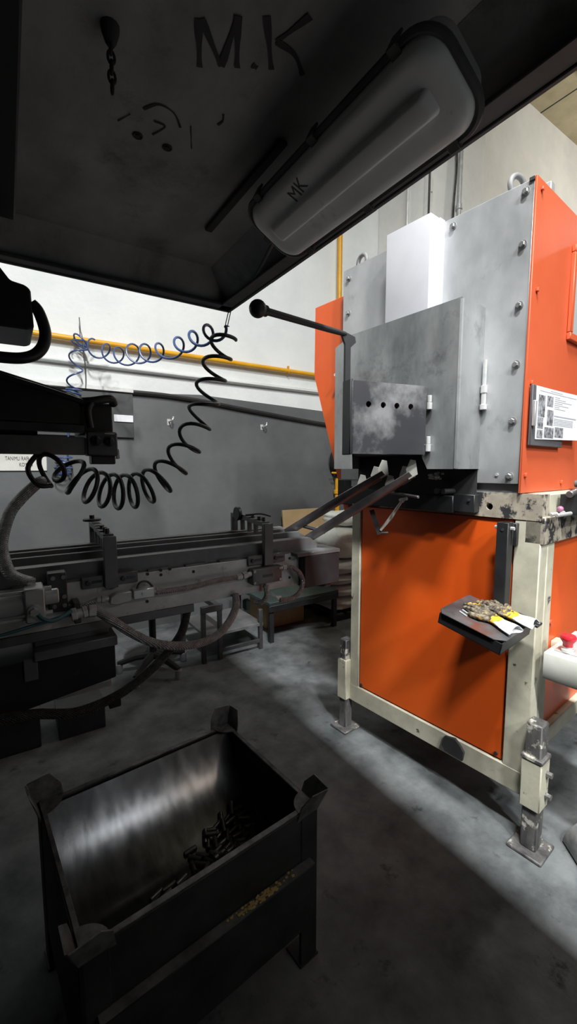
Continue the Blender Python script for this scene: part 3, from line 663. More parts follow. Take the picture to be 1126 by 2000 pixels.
# ================================================================== CONVEYOR
CO = Vector((0.55, 1.75, 0.0))
cv = thing('feed_conveyor', 'long dark steel feed conveyor with side plate and rails', 'conveyor', CO)
def cp_(mb, name, mt, parent=None, **k): return mb.build(name, mt, parent or cv, org=CO, **k)
pl = cp_(MB().box(-0.45, 1.20, 1.60, 1.615, 0.958, 1.112, 0.002), 'side_plate', 'conveyor_plate')
cp_(MB().box(-0.45, 1.20, 1.93, 1.945, 0.958, 1.112, 0.002), 'side_plate', 'conveyor_plate')
cp_(MB().box(-0.45, 1.18, 1.615, 1.93, 0.99, 1.10), 'bed', 'conveyor_dark')
for y0, y1, z1 in ((1.62, 1.67, 1.172), (1.715, 1.735, 1.19), (1.78, 1.80, 1.198), (1.86, 1.90, 1.196)):
    r_ = MB(); r_.prism([(-0.45, 1.102), (1.235, 1.102), (1.235, z1-0.03), (1.19, z1), (-0.45, z1)], 'y', y0, y1, 0.002)
    cp_(r_, 'rail', 'conveyor_dark')
for i in range(11):
    x = -0.40 + i*0.145
    cp_(MB().box(x-0.045, x+0.045, 1.604, 1.622, 1.1125, 1.119, 0.001), 'rail_foot', 'conveyor_dark', pl)
# bridge posts
for px, roll in ((0.288, 0), (0.935, 1)):
    p = MB(); p.box(px-0.022, px+0.022, 1.572, 1.598, 1.078, 1.262, 0.002)
    for k_, (yy, zz) in enumerate(((1.64, 1.27), (1.70, 1.275), (1.76, 1.28))):
        p.box(px-0.018, px+0.018, 1.598 if k_ == 0 else yy-0.035, yy+0.03, zz-0.022, zz-0.002, 0.001)
    p.box(px-0.016, px+0.016, 1.76, 1.90, 1.262, 1.282, 0.001); p.box(px-0.016, px+0.016, 1.90, 1.92, 1.10, 1.282, 0.002)
    for yy in (1.69, 1.75, 1.82):
        p.box(px-0.010, px+0.010, yy-0.006, yy+0.006, 1.205, 1.262, 0.001)
    p = cp_(p, 'bridge_post', 'conveyor_dark')
    if not roll:
        w_ = MB(); w_.cyl((px-0.012, 1.86, 1.289), (px-0.012, 1.86, 1.299), 0.034, 22, bv=0.002); w_.cyl((px-0.012, 1.86, 1.299), (px-0.012, 1.86, 1.313), 0.010, 6); cp_(w_, 'clamp_washer', 'dark_steel', p)
    else:
        w_ = MB(); w_.cyl((px-0.03, 1.83, 1.285), (px-0.012, 1.83, 1.285), 0.034, 22, bv=0.003); cp_(w_, 'knurled_wheel', 'dark_steel', p)
        w_ = MB(); w_.tube(smooth_path([(px-0.02, 1.75, 1.285), (px+0.03, 1.70, 1.292), (px+0.06, 1.66, 1.283), (px+0.07, 1.72, 1.285)], 5), 0.004, 6); cp_(w_, 'wire_clip', 'dark_steel', p)
    for yy in (1.62, 1.66, 1.72):
        w_ = MB(); w_.cyl((px, yy, 1.262), (px, yy, 1.286), 0.008, 6); cp_(w_, 'bolt', 'dark_steel', p)
    for s in (-1, 1):
        x0 = px + s*0.058
        sl = MB(); sl.box(x0-0.036, x0+0.036, 1.588, 1.600, 1.083, 1.125, 0.002); sl = cp_(sl, 'slotted_bracket', 'conveyor_dark', p)
        q = MB(); q.box(x0-0.008, x0+0.026, 1.586, 1.589, 1.102, 1.110, 0.001); cp_(q, 'slot', 'ink', sl) if False else q.bm.free()
        q = MB(); q.cyl((x0-0.016, 1.588, 1.104), (x0-0.016, 1.578, 1.104), 0.009, 6, bv=0.001); q.box(x0-0.004, x0+0.028, 1.5862, 1.5885, 1.100, 1.109, 0.001); cp_(q, 'slot_bolt', 'dark_steel', p)
for x, z in ((0.42, 1.105), (0.47, 1.113), (0.505, 1.113), (0.47, 1.095), (0.415, 1.0), (0.70, 1.04), (1.06, 1.09), (1.06, 1.0), (0.6, 1.09)):
    cp_(MB().cyl((x, 1.600, z), (x, 1.5975, z), 0.006, 10), 'screw_head', 'ink', pl)
# motor box at the far end
eb = MB(); eb.box(1.112, 1.318, 1.552, 1.84, 0.952, 1.100, 0.003)
eb = cp_(eb, 'end_housing', 'black_paint', label='plain dark sheet-metal end housing')
cp_(MB().box(1.07, 1.32, 1.55, 1.86, 1.1, 1.117, 0.002), 'housing_lid', 'conveyor_dark', eb)
cp_(MB().cyl((1.318, 1.69, 1.04), (1.36, 1.69, 1.04), 0.02, 14, bv=0.003), 'gland', 'dark_steel', eb)
cp_(MB().cyl((1.27, 1.62, 0.93), (1.27, 1.62, 0.952), 0.045, 20, bv=0.004), 'lower_flange', 'dark_steel', eb)
# junction box
jb = MB(); jb.box(0.846, 0.994, 1.558, 1.598, 1.003, 1.073, 0.005, seg=2); jb = cp_(jb, 'junction_box', 'conveyor_dark')
for x in (0.856, 0.984):
    for z in (1.013, 1.063): cp_(MB().cyl((x, 1.558, z), (x, 1.556, z), 0.006, 12), 'screw', 'screw', jb)
cp_(MB().box(0.895, 0.945, 1.557, 1.5585, 1.032, 1.044, 0.0005), 'embossed_mark', 'dark_steel', jb)
def gland(p0, p1, parent, r=0.015):
    p0, p1 = Vector(p0), Vector(p1); d = p1-p0; g = MB()
    g.cyl(p0, p0+d*0.3, r*0.8, 12); g.cyl(p0+d*0.3, p0+d*0.6, r*1.1, 6, bv=0.001); g.cyl(p0+d*0.62, p1, r*0.9, 6, bv=0.001)
    return cp_(g, 'cable_gland', 'galvanised', parent)
gland((0.846, 1.575, 1.052), (0.775, 1.57, 1.047), jb); gland((0.994, 1.575, 1.058), (1.03, 1.572, 1.058), jb, 0.012); gland((0.92, 1.575, 1.003), (0.92, 1.57, 0.965), jb, 0.014)
def hose(pts, r, name='braided_conduit', mt='braid', parent=None): return cp_(MB().tube(smooth_path(pts), r, 12), name, mt, parent)
hose([(0.44, 1.56, 1.042), (0.50, 1.56, 1.040), (0.589, 1.56, 1.041), (0.68, 1.565, 1.049), (0.78, 1.57, 1.047)], 0.0105)
hose([(1.025, 1.572, 1.058), (1.06, 1.565, 1.05), (1.09, 1.555, 1.022), (1.10, 1.55, 0.98), (1.082, 1.55, 0.94), (1.04, 1.55, 0.918), (0.98, 1.555, 0.918)], 0.0105)
hose([(0.226, 1.53, 1.022), (0.27, 1.51, 0.985), (0.33, 1.50, 0.93), (0.40, 1.495, 0.88), (0.48, 1.495, 0.848), (0.58, 1.50, 0.832), (0.66, 1.51, 0.845), (0.72, 1.53, 0.88), (0.765, 1.56, 0.925), (0.78, 1.59, 0.97)], 0.0155)
hose([(0.92, 1.57, 0.97), (0.918, 1.57, 0.94), (0.90, 1.58, 0.915), (0.87, 1.60, 0.92)], 0.011)
hose([(0.105, 1.59, 1.05), (0.14, 1.575, 1.035), (0.20, 1.57, 1.037), (0.24, 1.57, 1.045)], 0.009)
# inline valve and connector on the plate
vb = MB(); vb.prism([(0.275, 1.025), (0.30, 1.018), (0.35, 1.025), (0.352, 1.06), (0.30, 1.062), (0.28, 1.05)], 'y', 1.555, 1.585, 0.003); vb = cp_(vb, 'inline_valve', 'galvanised')
vb2 = MB(); vb2.box(0.355, 0.43, 1.55, 1.588, 1.028, 1.064, 0.003); vb2 = cp_(vb2, 'valve_block', 'alu')
cp_(MB().tube(smooth_path([(0.372, 1.57, 1.064), (0.385, 1.57, 1.085), (0.41, 1.57, 1.084), (0.43, 1.57, 1.062)], 5), 0.004, 8), 'wire_bail', 'dark_steel', vb2)
cp_(MB().cyl((0.39, 1.55, 1.046), (0.39, 1.546, 1.046), 0.006, 10), 'rivet', 'bright_steel', vb2)
gland((0.43, 1.565, 1.045), (0.46, 1.562, 1.043), vb2, 0.013); gland((0.275, 1.57, 1.042), (0.235, 1.57, 1.046), vb, 0.012)
cp_(MB().box(0.262, 0.272, 1.545, 1.6, 0.985, 1.05, 0.002), 'bulkhead', 'dark_steel') if False else None
bh = MB(); bh.cyl((0.15, 1.53, 1.018), (0.168, 1.53, 1.02), 0.022, 6, bv=0.002); bh.cyl((0.168, 1.53, 1.02), (0.185, 1.53, 1.02), 0.016, 12); bh.cyl((0.185, 1.53, 1.02), (0.20, 1.53, 1.022), 0.021, 6, bv=0.002); bh.cyl((0.202, 1.53, 1.022), (0.226, 1.53, 1.02), 0.022, 6, bv=0.002)
cp_(bh, 'bulkhead_fitting', 'bright_steel')
cp_(MB().box(0.16, 0.18, 1.53, 1.6, 0.985, 1.055, 0.002), 'fitting_bracket', 'dark_steel')
# pneumatic cylinder at the left
cy = MB(); cy.cyl((-0.4, 1.50, 1.088), (0.024, 1.50, 1.088), 0.034, 26); cy = cp_(cy, 'air_cylinder', 'alu')
for z in (1.047, 1.129): cp_(MB().cyl((-0.4, 1.478, z), (0.024, 1.478, z), 0.006, 10), 'tie_rod', 'bright_steel', cy)
cp_(MB().box(0.022, 0.075, 1.455, 1.545, 1.036, 1.140, 0.004), 'end_cap', 'galvanised', cy)
nt_ = MB(); nt_.cyl((0.045, 1.455, 1.075), (0.045, 1.445, 1.075), 0.018, 18); nt_.cyl((0.045, 1.445, 1.075), (0.045, 1.432, 1.075), 0.012, 6); cp_(nt_, 'port_fitting', 'galvanised', cy)
cp_(MB().cyl((0.075, 1.50, 1.10), (0.115, 1.50, 1.10), 0.024, 18, bv=0.003), 'piston_nose', 'alu', cy)
for z in (1.055, 1.132): cp_(MB().cyl((0.075, 1.478, z), (0.095, 1.478, z), 0.008, 8), 'tie_rod_nut', 'bright_steel', cy)
fl = MB(); fl.box(0.09, 0.145, 1.55, 1.60, 1.03, 1.16, 0.003); fl = cp_(fl, 'flange_plate', 'dark_steel')
for z in (1.05, 1.08, 1.145):
    for x in (0.105, 0.135): cp_(MB().cyl((x, 1.55, z), (x, 1.545, z), 0.007, 10), 'cap_screw', 'screw', fl)
hose([(-0.40, 1.47, 1.02), (-0.2, 1.46, 1.01), (-0.05, 1.47, 1.012), (0.05, 1.49, 1.02), (0.15, 1.53, 1.022)], 0.005, 'air_tube', 'teal_hose')
hose([(0.05, 1.44, 1.07), (0.07, 1.445, 1.045), (0.10, 1.47, 1.03), (0.15, 1.52, 1.035)], 0.006, 'air_tube', 'teal_hose')
# under-structure
cp_(MB().box(-0.45, 0.60, 1.60, 1.90, 0.925, 0.957, 0.002), 'lower_beam', 'conveyor_dark')
ca = MB(); ca.box(0.04, 0.30, 1.575, 1.9, 0.865, 0.90, 0.003); ca.box(0.045, 0.28, 1.62, 1.9, 0.9, 0.926, 0.002); cp_(ca, 'carriage_step', 'conveyor_dark')
cb_ = MB(); cb_.prism([(-0.45, 0.60), (-0.12, 0.68), (0.295, 0.735), (0.295, 0.865), (-0.45, 0.865)], 'y', 1.6, 1.9, 0.003); cb_ = cp_(cb_, 'carriage_block', 'black_paint')
cp_(MB().box(0.01, 0.05, 1.588, 1.60, 0.80, 0.875, 0.002), 'side_lip', 'conveyor_dark', cb_)
cp_(MB().cyl((0.165, 1.6, 0.785), (0.165, 1.598, 0.785), 0.009, 14), 'hole', 'ink', cb_)
cp_(MB().box(0.10, 0.285, 1.63, 1.8, 0.69, 0.715, 0.003), 'slot_bar', 'galvanised', cb_)
cp_(MB().box(-0.62, -0.30, 1.55, 1.95, 0.0, 0.96, 0.005), 'support_column', 'press_black')
hose([(-0.15, 1.56, 0.72), (0.02, 1.55, 0.705), (0.15, 1.54, 0.675), (0.28, 1.545, 0.69), (0.39, 1.56, 0.735), (0.47, 1.575, 0.785), (0.54, 1.59, 0.85), (0.58, 1.63, 0.92)], 0.0165, 'lower_conduit', 'braid_dark')
cp_(MB().box(0.255, 0.295, 1.53, 1.57, 0.655, 0.69, 0.003), 'cable_clamp', 'black_rubber')
# green rag-like pieces and white tape under the junction box
cp_(MB().box(0.83, 0.86, 1.60, 1.63, 0.885, 0.93, 0.006), 'green_plug', 'green_paint')
wt = MB().sheet([[(0.935+0.018*i, 1.552-0.008*math.sin(i*1.7), 0.945-0.010*i+0.008*j+0.006*math.sin(i*2+j)) for j in range(3)] for i in range(5)], 0.001)
cp_(wt, 'white_tape', 'paper')
# braided hose arching from the arm to the conveyor
ah = MB().tube(smooth_path([(0.10, 1.72, 1.455), (0.084, 1.696, 1.448), (0.033, 1.687, 1.397), (-0.001, 1.668, 1.349), (-0.027, 1.626, 1.264), (-0.021, 1.591, 1.203), (-0.003, 1.562, 1.165), (0.045, 1.52, 1.145)]), 0.0185, 14).build('braided_hose', 'braid')
tag(ah, 'thick braided steel hose arching from dark arm to conveyor', 'hose')

# ================================================================== PRESS SIDE: hood, lamp, arm, motor
HX, HY, RZ, TZ = 0.865, 1.80, 2.20, 2.305
hdn = thing('press_hood', 'dark overhead press hood with grimy painted underside', 'hood', (0.0, 0.5, RZ))
HOo = Vector((0.0, 0.5, RZ))
def hp(mb, name, mt, parent=None, **k): return mb.build(name, mt, parent or hdn, org=HOo, **k)
FX, FY = 0.735, 1.675
tp = hp(MB().box(-1.6, FX, -3.4, FY, TZ, TZ+0.012), 'underside_panel', 'hood_paint')
sk = MB().sheet([[(-1.6, HY, RZ+0.012), (HX, HY, RZ+0.012)], [(-1.6, FY, TZ+0.004), (FX, FY, TZ+0.004)]], 0.006)
hp(sk, 'far_skirt', 'hood_paint')
sk = MB().sheet([[(HX, HY, RZ+0.012), (HX, -3.4, RZ+0.012)], [(FX, FY, TZ+0.004), (FX, -3.4, TZ+0.004)]], 0.006)
hp(sk, 'right_skirt', 'hood_paint')
rm = MB(); rm.box(-1.6, HX+0.004, HY-0.045, HY, RZ, RZ+0.012, 0.002); rm.box(-1.6, HX+0.012, HY, HY+0.012, RZ-0.004, RZ+0.16, 0.002)
hp(rm, 'far_rim', 'hood_rim')
rm = MB(); rm.box(HX-0.05, HX, -3.4, HY, RZ, RZ+0.012, 0.002); rm.box(HX, HX+0.012, -3.4, HY+0.012, RZ-0.004, RZ+0.16, 0.002)
hp(rm, 'right_rim', 'hood_rim')
hp(MB().box(HX+0.012, HX+0.016, 0.9, 1.45, RZ+0.0, RZ+0.03), 'red_strip', 'red_gap')
hp(MB().box(-1.6, HX+0.005, -3.4, HY+0.005, RZ+0.16, RZ+0.17), 'top_sheet', 'hood_rim')
bmx = MB(); bmx.box(-0.35, 0.058, -3.4, 1.46, 2.18, TZ, 0.004); hp(bmx, 'side_beam', 'press_black')
# seam and blotch
hp(MB().box(0.60, 0.625, 0.95, 1.42, TZ-0.012, TZ, 0.003), 'seam_channel', 'soot_and_shade')
# painted initials (brush strokes on the panel, read from below)
def stroke(pts, w_, name='painted_letter', mt='ink', parent=tp, z=TZ):
    pts = smooth_path([(x, y, z-0.0012) for x, y in pts], 5) if len(pts) > 2 else [Vector((pts[0][0], pts[0][1], z-0.0012)).lerp(Vector((pts[1][0], pts[1][1], z-0.0012)), k/6) for k in range(7)]
    rows = []
    for i, p in enumerate(pts):
        d = (pts[min(i+1, len(pts)-1)] - pts[max(i-1, 0)]).normalized(); n = Vector((-d.y, d.x, 0))
        ww = w_ * (0.75 + 0.25*math.sin(3.1*i/len(pts)*2+1)) * random.uniform(0.9, 1.1)
        rows.append([p - n*ww, p + n*ww])
    return rows
LET = [
 ('painted_letter', [[(0.333, 0.798), (0.37, 0.885)], [(0.337, 0.795), (0.405, 0.859)], [(0.405, 0.859), (0.39, 0.754)], [(0.39, 0.754), (0.433, 0.844)]], 0.0075),
 ('painted_dot', [[(0.456, 0.823), (0.467, 0.823)]], 0.007),
 ('painted_letter', [[(0.433, 0.727), (0.493, 0.81)], [(0.498, 0.684), (0.472, 0.756)], [(0.472, 0.756), (0.514, 0.758), (0.552, 0.785)]], 0.007)]
for nm, sts, ww in LET:
    g = MB()
    for j, st in enumerate(sts):
        rows = stroke(st, ww)
        g.sheet([[p - Vector((0, 0, 0.0003*j)) for p in row] for row in rows], 0.0006)
    hp(g, nm, 'ink', tp)
for st, ww in (([(0.302, 1.05), (0.327, 1.019), (0.363, 1.023), (0.389, 1.055)], 0.0035), ([(0.331, 1.07), (0.358, 1.072), (0.34, 1.113)], 0.003), ([(0.46, 0.999), (0.465, 0.982), (0.458, 0.964)], 0.003), ([(0.408, 1.037), (0.436, 1.105)], 0.0012), ([(0.261, 1.116), (0.281, 1.08)], 0.0015)):
    g = MB(); g.sheet(stroke(st, ww), 0.0005); hp(g, 'scribble', 'soot_and_shade', tp)
for x, y in ((0.311, 1.136), (0.383, 1.135)):
    g = MB(); g.ring((x, y, TZ-0.001), (0, 0, 1), 0.010, 0.0025, 18, 6); g.cyl((x, y, TZ-0.001), (x, y, TZ-0.004), 0.006, 12); hp(g, 'plug', 'soot_and_shade', tp)
# chain hanging from the panel
chn = thing('short_chain', 'short black chain hanging from the hood underside', 'chain', (0.203, 0.90, TZ))
MB().lathe([(0.017, 0.0), (0.016, -0.01), (0.010, -0.028), (0.006, -0.034)], (0, 0, 0), 12).build('anchor', 'soot_and_shade', chn)
for i in range(5):
    a = i % 2; z = -0.036 - i*0.0165
    pts = [(0.006*math.cos(q) if a else 0.0, 0.0 if a else 0.006*math.cos(q), z + (0.0115)*math.sin(q)) for q in [2*math.pi*k/14 for k in range(14)]]
    MB().tube(pts, 0.0026, 6, closed=True).build('chain_link', 'soot_and_shade', chn)

# ---- strip lamp under the hood
lmp = thing('strip_lamp', 'unlit dusty strip lamp fixed under the hood edge', 'lamp', (0.0, 0.0, 0.0))
xA = Vector((0.889, 0, -0.458)); zA = Vector((-0.458, 0, -0.889)); yA = zA.cross(xA)
LM = Matrix((( *xA, 0), (*yA, 0), (*zA, 0), (0, 0, 0, 1))).transposed()
LC = Vector((0.678, 0.81, 2.172)); lmp.location = LC; lmp.rotation_euler = LM.to_euler()
LW, LL, LR = 0.093, 0.318, 0.055
def rrect(w_, l_, r_, z, n=8):
    P = []
    for (sx, sy, a0) in ((1, 1, 0), (-1, 1, 90), (-1, -1, 180), (1, -1, 270)):
        for k in range(n+1):
            a = R(a0 + 90*k/n); P.append(Vector((sx*(w_-r_) + r_*math.cos(a), sy*(l_-r_) + r_*math.sin(a), z)))
    return P
def loft(loops, cap0=True, cap1=True):
    m = MB(); t = m.bm; V = [[t.verts.new(p) for p in lp] for lp in loops]; n = len(V[0])
    for a, b in zip(V, V[1:]):
        for k in range(n): t.faces.new((a[k], a[(k+1) % n], b[(k+1) % n], b[k]))
    if cap0: t.faces.new(V[0][::-1])
    if cap1: t.faces.new(V[-1])
    bmesh.ops.recalc_face_normals(t, faces=t.faces); return m
loft([rrect(LW*0.72, LL*0.93, 0.03, -0.065), rrect(LW*0.80, LL*0.96, 0.04, -0.055), rrect(LW*0.97, LL*0.995, LR, -0.008), rrect(LW*0.98, LL, LR, 0.0)]).build('lamp_base', 'lamp_body', lmp)
gk = MB(); gk.tube(rrect(LW, LL, LR, 0.002), 0.008, 8, closed=True); gk.build('gasket', 'gasket', lmp)
loft([rrect(LW-0.004, LL-0.004, LR, 0.002), rrect(LW-0.009, LL-0.009, LR-0.004, 0.014), rrect(LW-0.016, LL-0.018, LR-0.01, 0.021), rrect(LW-0.03, LL-0.04, LR-0.025, 0.024)], False, True).build('lens', 'lamp_lens', lmp)
ln = loft([rrect(0.026, LL*0.84, 0.012, 0.023), rrect(0.021, LL*0.80, 0.01, 0.034), rrect(0.017, LL*0.78, 0.008, 0.036)], False, True)
ln.build('lens_ridge', 'lamp_lens', lmp)
for sy in (-0.72, 0.02, 0.76):
    for sx in (-1, 1):
        c = MB(); y = sy*LL
        c.box(sx*(LW-0.014), sx*(LW+0.011), y-0.011, y+0.011, 0.008, 0.0135, 0.001); c.box(sx*(LW+0.006), sx*(LW+0.011), y-0.011, y+0.011, -0.022, 0.012, 0.001)
        c.build('clip', 'gasket', lmp)
c = MB(); c.box(-0.012, 0.012, -LL-0.011, -LL+0.012, 0.008, 0.0135, 0.001); c.build('clip', 'gasket', lmp)
# finger-drawn letters in the dust of the lens
def lens_text(px, py, body, size, rot):
    M_ = Matrix.Translation((px, py, 0.0245)) @ Matrix.Rotation(R(rot), 4, 'Z')
    text_mesh(body, size, 'gasket', 'dust_lettering', lmp, M_, 0.0002)
lens_text(-0.045, -0.10, 'MK', 0.045, 100)
cbl = MB().tube(smooth_path([LC + LM.to_3x3() @ Vector((0.03, -LL, -0.02)), (0.745, 1.22, 2.21), (0.80, 1.40, 2.215), (0.845, 1.6, 2.21), (0.855, 1.74, 2.214)]), 0.006, 8).build('lamp_cable', 'black_rubber')
tag(cbl, 'black cable running from strip lamp to hood corner', 'cable')

# ---- dark handling arm with selector switches
AO = Vector((0.1, 1.45, 1.5))
am = thing('handling_arm', 'black handling arm with selector switch box at its tip', 'machine arm', AO)
def ap(mb, name, mt, parent=None, **k): return mb.build(name, mt, parent or am, org=AO, **k)
ap(MB().prism([(-0.6, 1.86), (-0.6, 1.64), (0.19, 1.628), (0.19, 1.70), (0.15, 1.724), (0.0, 1.762)], 'y', 1.40, 1.55, 0.004), 'arm_body', 'press_black')
ap(MB().box(-0.6, 0.20, 1.40, 1.43, 1.605, 1.628, 0.002), 'slide_rail', 'dark_steel')
ap(MB().box(-0.6, 0.20, 1.40, 1.43, 1.54, 1.592, 0.002), 'slide_rail', 'conveyor_dark')
ap(MB().box(-0.6, 0.08, 1.43, 1.5, 1.545, 1.64, 0.002), 'slide_core', 'press_black')
ap(MB().box(0.19, 0.285, 1.43, 1.55, 1.60, 1.70, 0.004), 'tip_block', 'press_black')
ap(MB().tube(smooth_path([(-0.5, 1.395, 1.90), (-0.1, 1.395, 1.775), (0.10, 1.395, 1.722), (0.20, 1.40, 1.695)]), 0.008, 8), 'arm_cable', 'black_rubber')
ap(MB().tube(smooth_path([(0.17, 1.42, 1.695), (0.22, 1.405, 1.70), (0.275, 1.41, 1.712), (0.29, 1.43, 1.70)]), 0.013, 10), 'rubber_hose', 'black_rubber')
ap(MB().tube(smooth_path([(0.225, 1.405, 1.70), (0.21, 1.395, 1.67), (0.215, 1.395, 1.62)]), 0.010, 10), 'rubber_hose', 'black_rubber')
sb = ap(MB().box(0.202, 0.288, 1.385, 1.45, 1.538, 1.61, 0.004), 'switch_box', 'dark_steel')
for x in (0.226, 0.263):
    k_ = MB(); k_.cyl((x, 1.385, 1.582), (x, 1.380, 1.582), 0.0155, 20, bv=0.002); k_.cyl((x, 1.380, 1.582), (x, 1.366, 1.582), 0.011, 16, bv=0.002); k_.box(x-0.003, x+0.003, 1.356, 1.37, 1.571, 1.593, 0.001)
    ap(k_, 'selector_knob', 'black_rubber', sb)
ap(MB().box(0.252, 0.28, 1.3845, 1.3855, 1.603, 1.606), 'switch_caption', 'galvanised', sb)
ap(MB().box(0.215, 0.283, 1.40, 1.45, 1.513, 1.54, 0.003), 'switch_box_foot', 'press_black', sb)
ap(MB().box(0.288, 0.298, 1.41, 1.44, 1.53, 1.56, 0.002), 'latch', 'bright_steel', sb)
ap(MB().box(0.04, 0.19, 1.425, 1.435, 1.56, 1.575, 0.001), 'inner_bar', 'dark_steel')
am.location = (0.1214, 1.76, 1.5); am.scale = (1.214,)*3
# motor housing above the arm
mo = thing('motor_housing', 'black motor housing with a thick rubber hose loop', 'motor', (0.0, 1.45, 1.9))
MOo = Vector((0.0, 1.45, 1.9))
MB().prism([(-0.5, 1.87), (0.07, 1.878), (0.085, 1.886), (0.082, 1.985), (0.07, 1.995), (0.036, 2.0), (0.01, 2.035), (-0.1, 2.04), (-0.5, 2.04)], 'y', 1.40, 1.60, 0.004).build('housing', 'press_black', mo, org=MOo)
MB().tube(smooth_path([(0.083, 1.42, 1.955), (0.10, 1.42, 1.935), (0.113, 1.42, 1.88), (0.10, 1.42, 1.835), (0.065, 1.42, 1.808), (0.0, 1.42, 1.80), (-0.15, 1.42, 1.805), (-0.3, 1.42, 1.83)]), 0.0155, 14).build('hose_loop', 'black_rubber', mo, org=MOo)
MB().box(-0.5, -0.35, 1.42, 1.6, 1.7, 1.9).build('mount', 'press_black', mo, org=MOo)
mo.location = (0.0, 1.76, 1.9856); mo.scale = (1.214,)*3
# press column out of view on the left carries hood, arm and motor, lengthened to block light
pf = thing('press_shade_frame', 'black press frame outside the view, added to block light', 'press', (-1.06, -0.65, 0.0))
PFo = Vector((-1.06, -0.65, 0.0))
MB().box(-1.5, -0.62, -3.3, 2.0, 0.0, 2.19, 0.01).build('side_column', 'press_black', pf, org=PFo)
MB().box(-0.62, 0.62, -2.0, -1.35, 0.0, 2.19, 0.01).build('rear_light_blocker', 'press_black', pf, org=PFo)  # added behind the camera to keep light off the bin and floor

# ---- coiled air hoses
def coil(centres, rad, r, name, mt, label, phase=0.0, per=22, lead0=None, lead1=None):
    P = [Vector(c) for c in centres]; n = len(P)-1; path = []
    for i in range(n*per+1):
        u = i/per; k = min(int(u), n-1); f = u-k
        p0, p1, p2, p3 = P[max(k-1, 0)], P[k], P[k+1], P[min(k+2, n)]
        c = 0.5*((2*p1)+(-p0+p2)*f+(2*p0-5*p1+4*p2-p3)*f*f+(-p0+3*p1-3*p2+p3)*f**3)
        d = 0.5*((-p0+p2)+2*(2*p0-5*p1+4*p2-p3)*f+3*(-p0+3*p1-3*p2+p3)*f*f); d.normalize()
        a = Vector((0, 1, 0)); a = (a - d*a.dot(d)).normalized(); b = d.cross(a)
        rr = rad[min(int(u), len(rad)-1)]*(1-f) + rad[min(int(u)+1, len(rad)-1)]*f
        ph = 2*math.pi*u + phase
        path.append(c + (a*math.cos(ph) + b*math.sin(ph))*rr)
    if lead0: path = smooth_path(lead0 + [path[0]], 6)[:-1] + path
    if lead1: path = path + smooth_path([path[-1]] + lead1, 6)[1:]
    o = MB().tube(path, r, 8).build(name, mt)
    tag(o, label, 'hose'); return o
BL = [(0.101, 1.701, 1.482), (0.16, 1.716, 1.509), (0.212, 1.726, 1.463), (0.261, 1.741, 1.433), (0.308, 1.758, 1.418), (0.362, 1.772, 1.409), (0.417, 1.786, 1.409), (0.478, 1.798, 1.422), (0.54, 1.811, 1.452), (0.608, 1.824, 1.515), (0.675, 1.841, 1.602), (0.734, 1.865, 1.701), (0.773, 1.852, 1.812), (0.804, 1.845, 1.916), (0.833, 1.838, 2.014), (0.863, 1.829, 2.101)]
coil(BL, [0.05, 0.055, 0.06, 0.062, 0.065, 0.067, 0.067, 0.067, 0.065, 0.062, 0.06, 0.06, 0.06, 0.06, 0.058, 0.05], 0.0083, 'coiled_hose', 'black_rubber',
     'black coiled air hose sagging from hood corner to dark arm', R(250), lead0=[Vector((0.10, 1.73, 1.56)), Vector((0.06, 1.69, 1.50)), Vector((0.085, 1.68, 1.445))])
BU = [(0.63, 3.88, 2.485), (0.711, 3.75, 2.432), (0.772, 3.58, 2.372), (0.823, 3.35, 2.338), (0.85, 3.15, 2.31), (0.862, 2.9, 2.258), (0.853, 2.5, 2.196), (0.828, 2.2, 2.155), (0.815, 1.95, 2.124), (0.822, 1.8, 2.11)]
coil(BU, [0.068, 0.064, 0.062, 0.075, 0.06, 0.055, 0.05, 0.042, 0.04, 0.038], 0.0068, 'coiled_hose', 'blue_hose',
     'blue coiled hose strung from the yellow pipe to hood corner', R(100), lead1=[Vector((0.845, 1.79, 2.125))])
B2 = [(0.565, 3.88, 2.53), (0.55, 3.88, 2.515), (0.545, 3.88, 2.49), (0.51, 3.88, 2.33), (0.49, 3.88, 2.15), (0.485, 3.88, 2.115), (0.475, 3.88, 2.085)]
coil(B2, [0.06, 0.065, 0.06, 0.055, 0.055, 0.055, 0.06, 0.06], 0.0068, 'coiled_hose', 'blue_hose', 'blue coiled hose hanging down from knot on yellow pipe', R(30))
coil([(0.40, 3.9, 1.60), (0.395, 3.9, 1.56), (0.388, 3.9, 1.525), (0.38, 3.9, 1.48), (0.378, 3.9, 1.44)], [0.05, 0.06, 0.062, 0.06, 0.055], 0.0068, 'coiled_hose', 'blue_hose', 'last blue hose loops seen below the dark arm', R(30), lead0=[Vector((0.47, 3.9, 2.05)), Vector((0.44, 3.9, 1.85))])
wt_ = MB(); wt_.tube(smooth_path([(0.56, 3.93, 2.72), (0.565, 3.93, 2.62), (0.575, 3.92, 2.55), (0.59, 3.93, 2.3), (0.585, 3.94, 2.16)]), 0.004, 6)
tag(wt_.build('tie_wire', 'dark_steel'), 'thin tie wire over the yellow pipe at blue hose', 'wire')
hk = MB()
hk.tube(smooth_path([(0.868, 1.775, 2.202), (0.86, 1.775, 2.17), (0.845, 1.765, 2.125), (0.85, 1.76, 2.12)], 5), 0.0022, 6); hk.tube(smooth_path([(0.862, 1.785, 2.202), (0.85, 1.78, 2.165), (0.837, 1.77, 2.125), (0.85, 1.76, 2.12)], 5), 0.0022, 6)
tag(hk.build('hook_wire', 'dark_steel'), 'thin wire loop holding the coiled hoses at hood corner', 'wire')

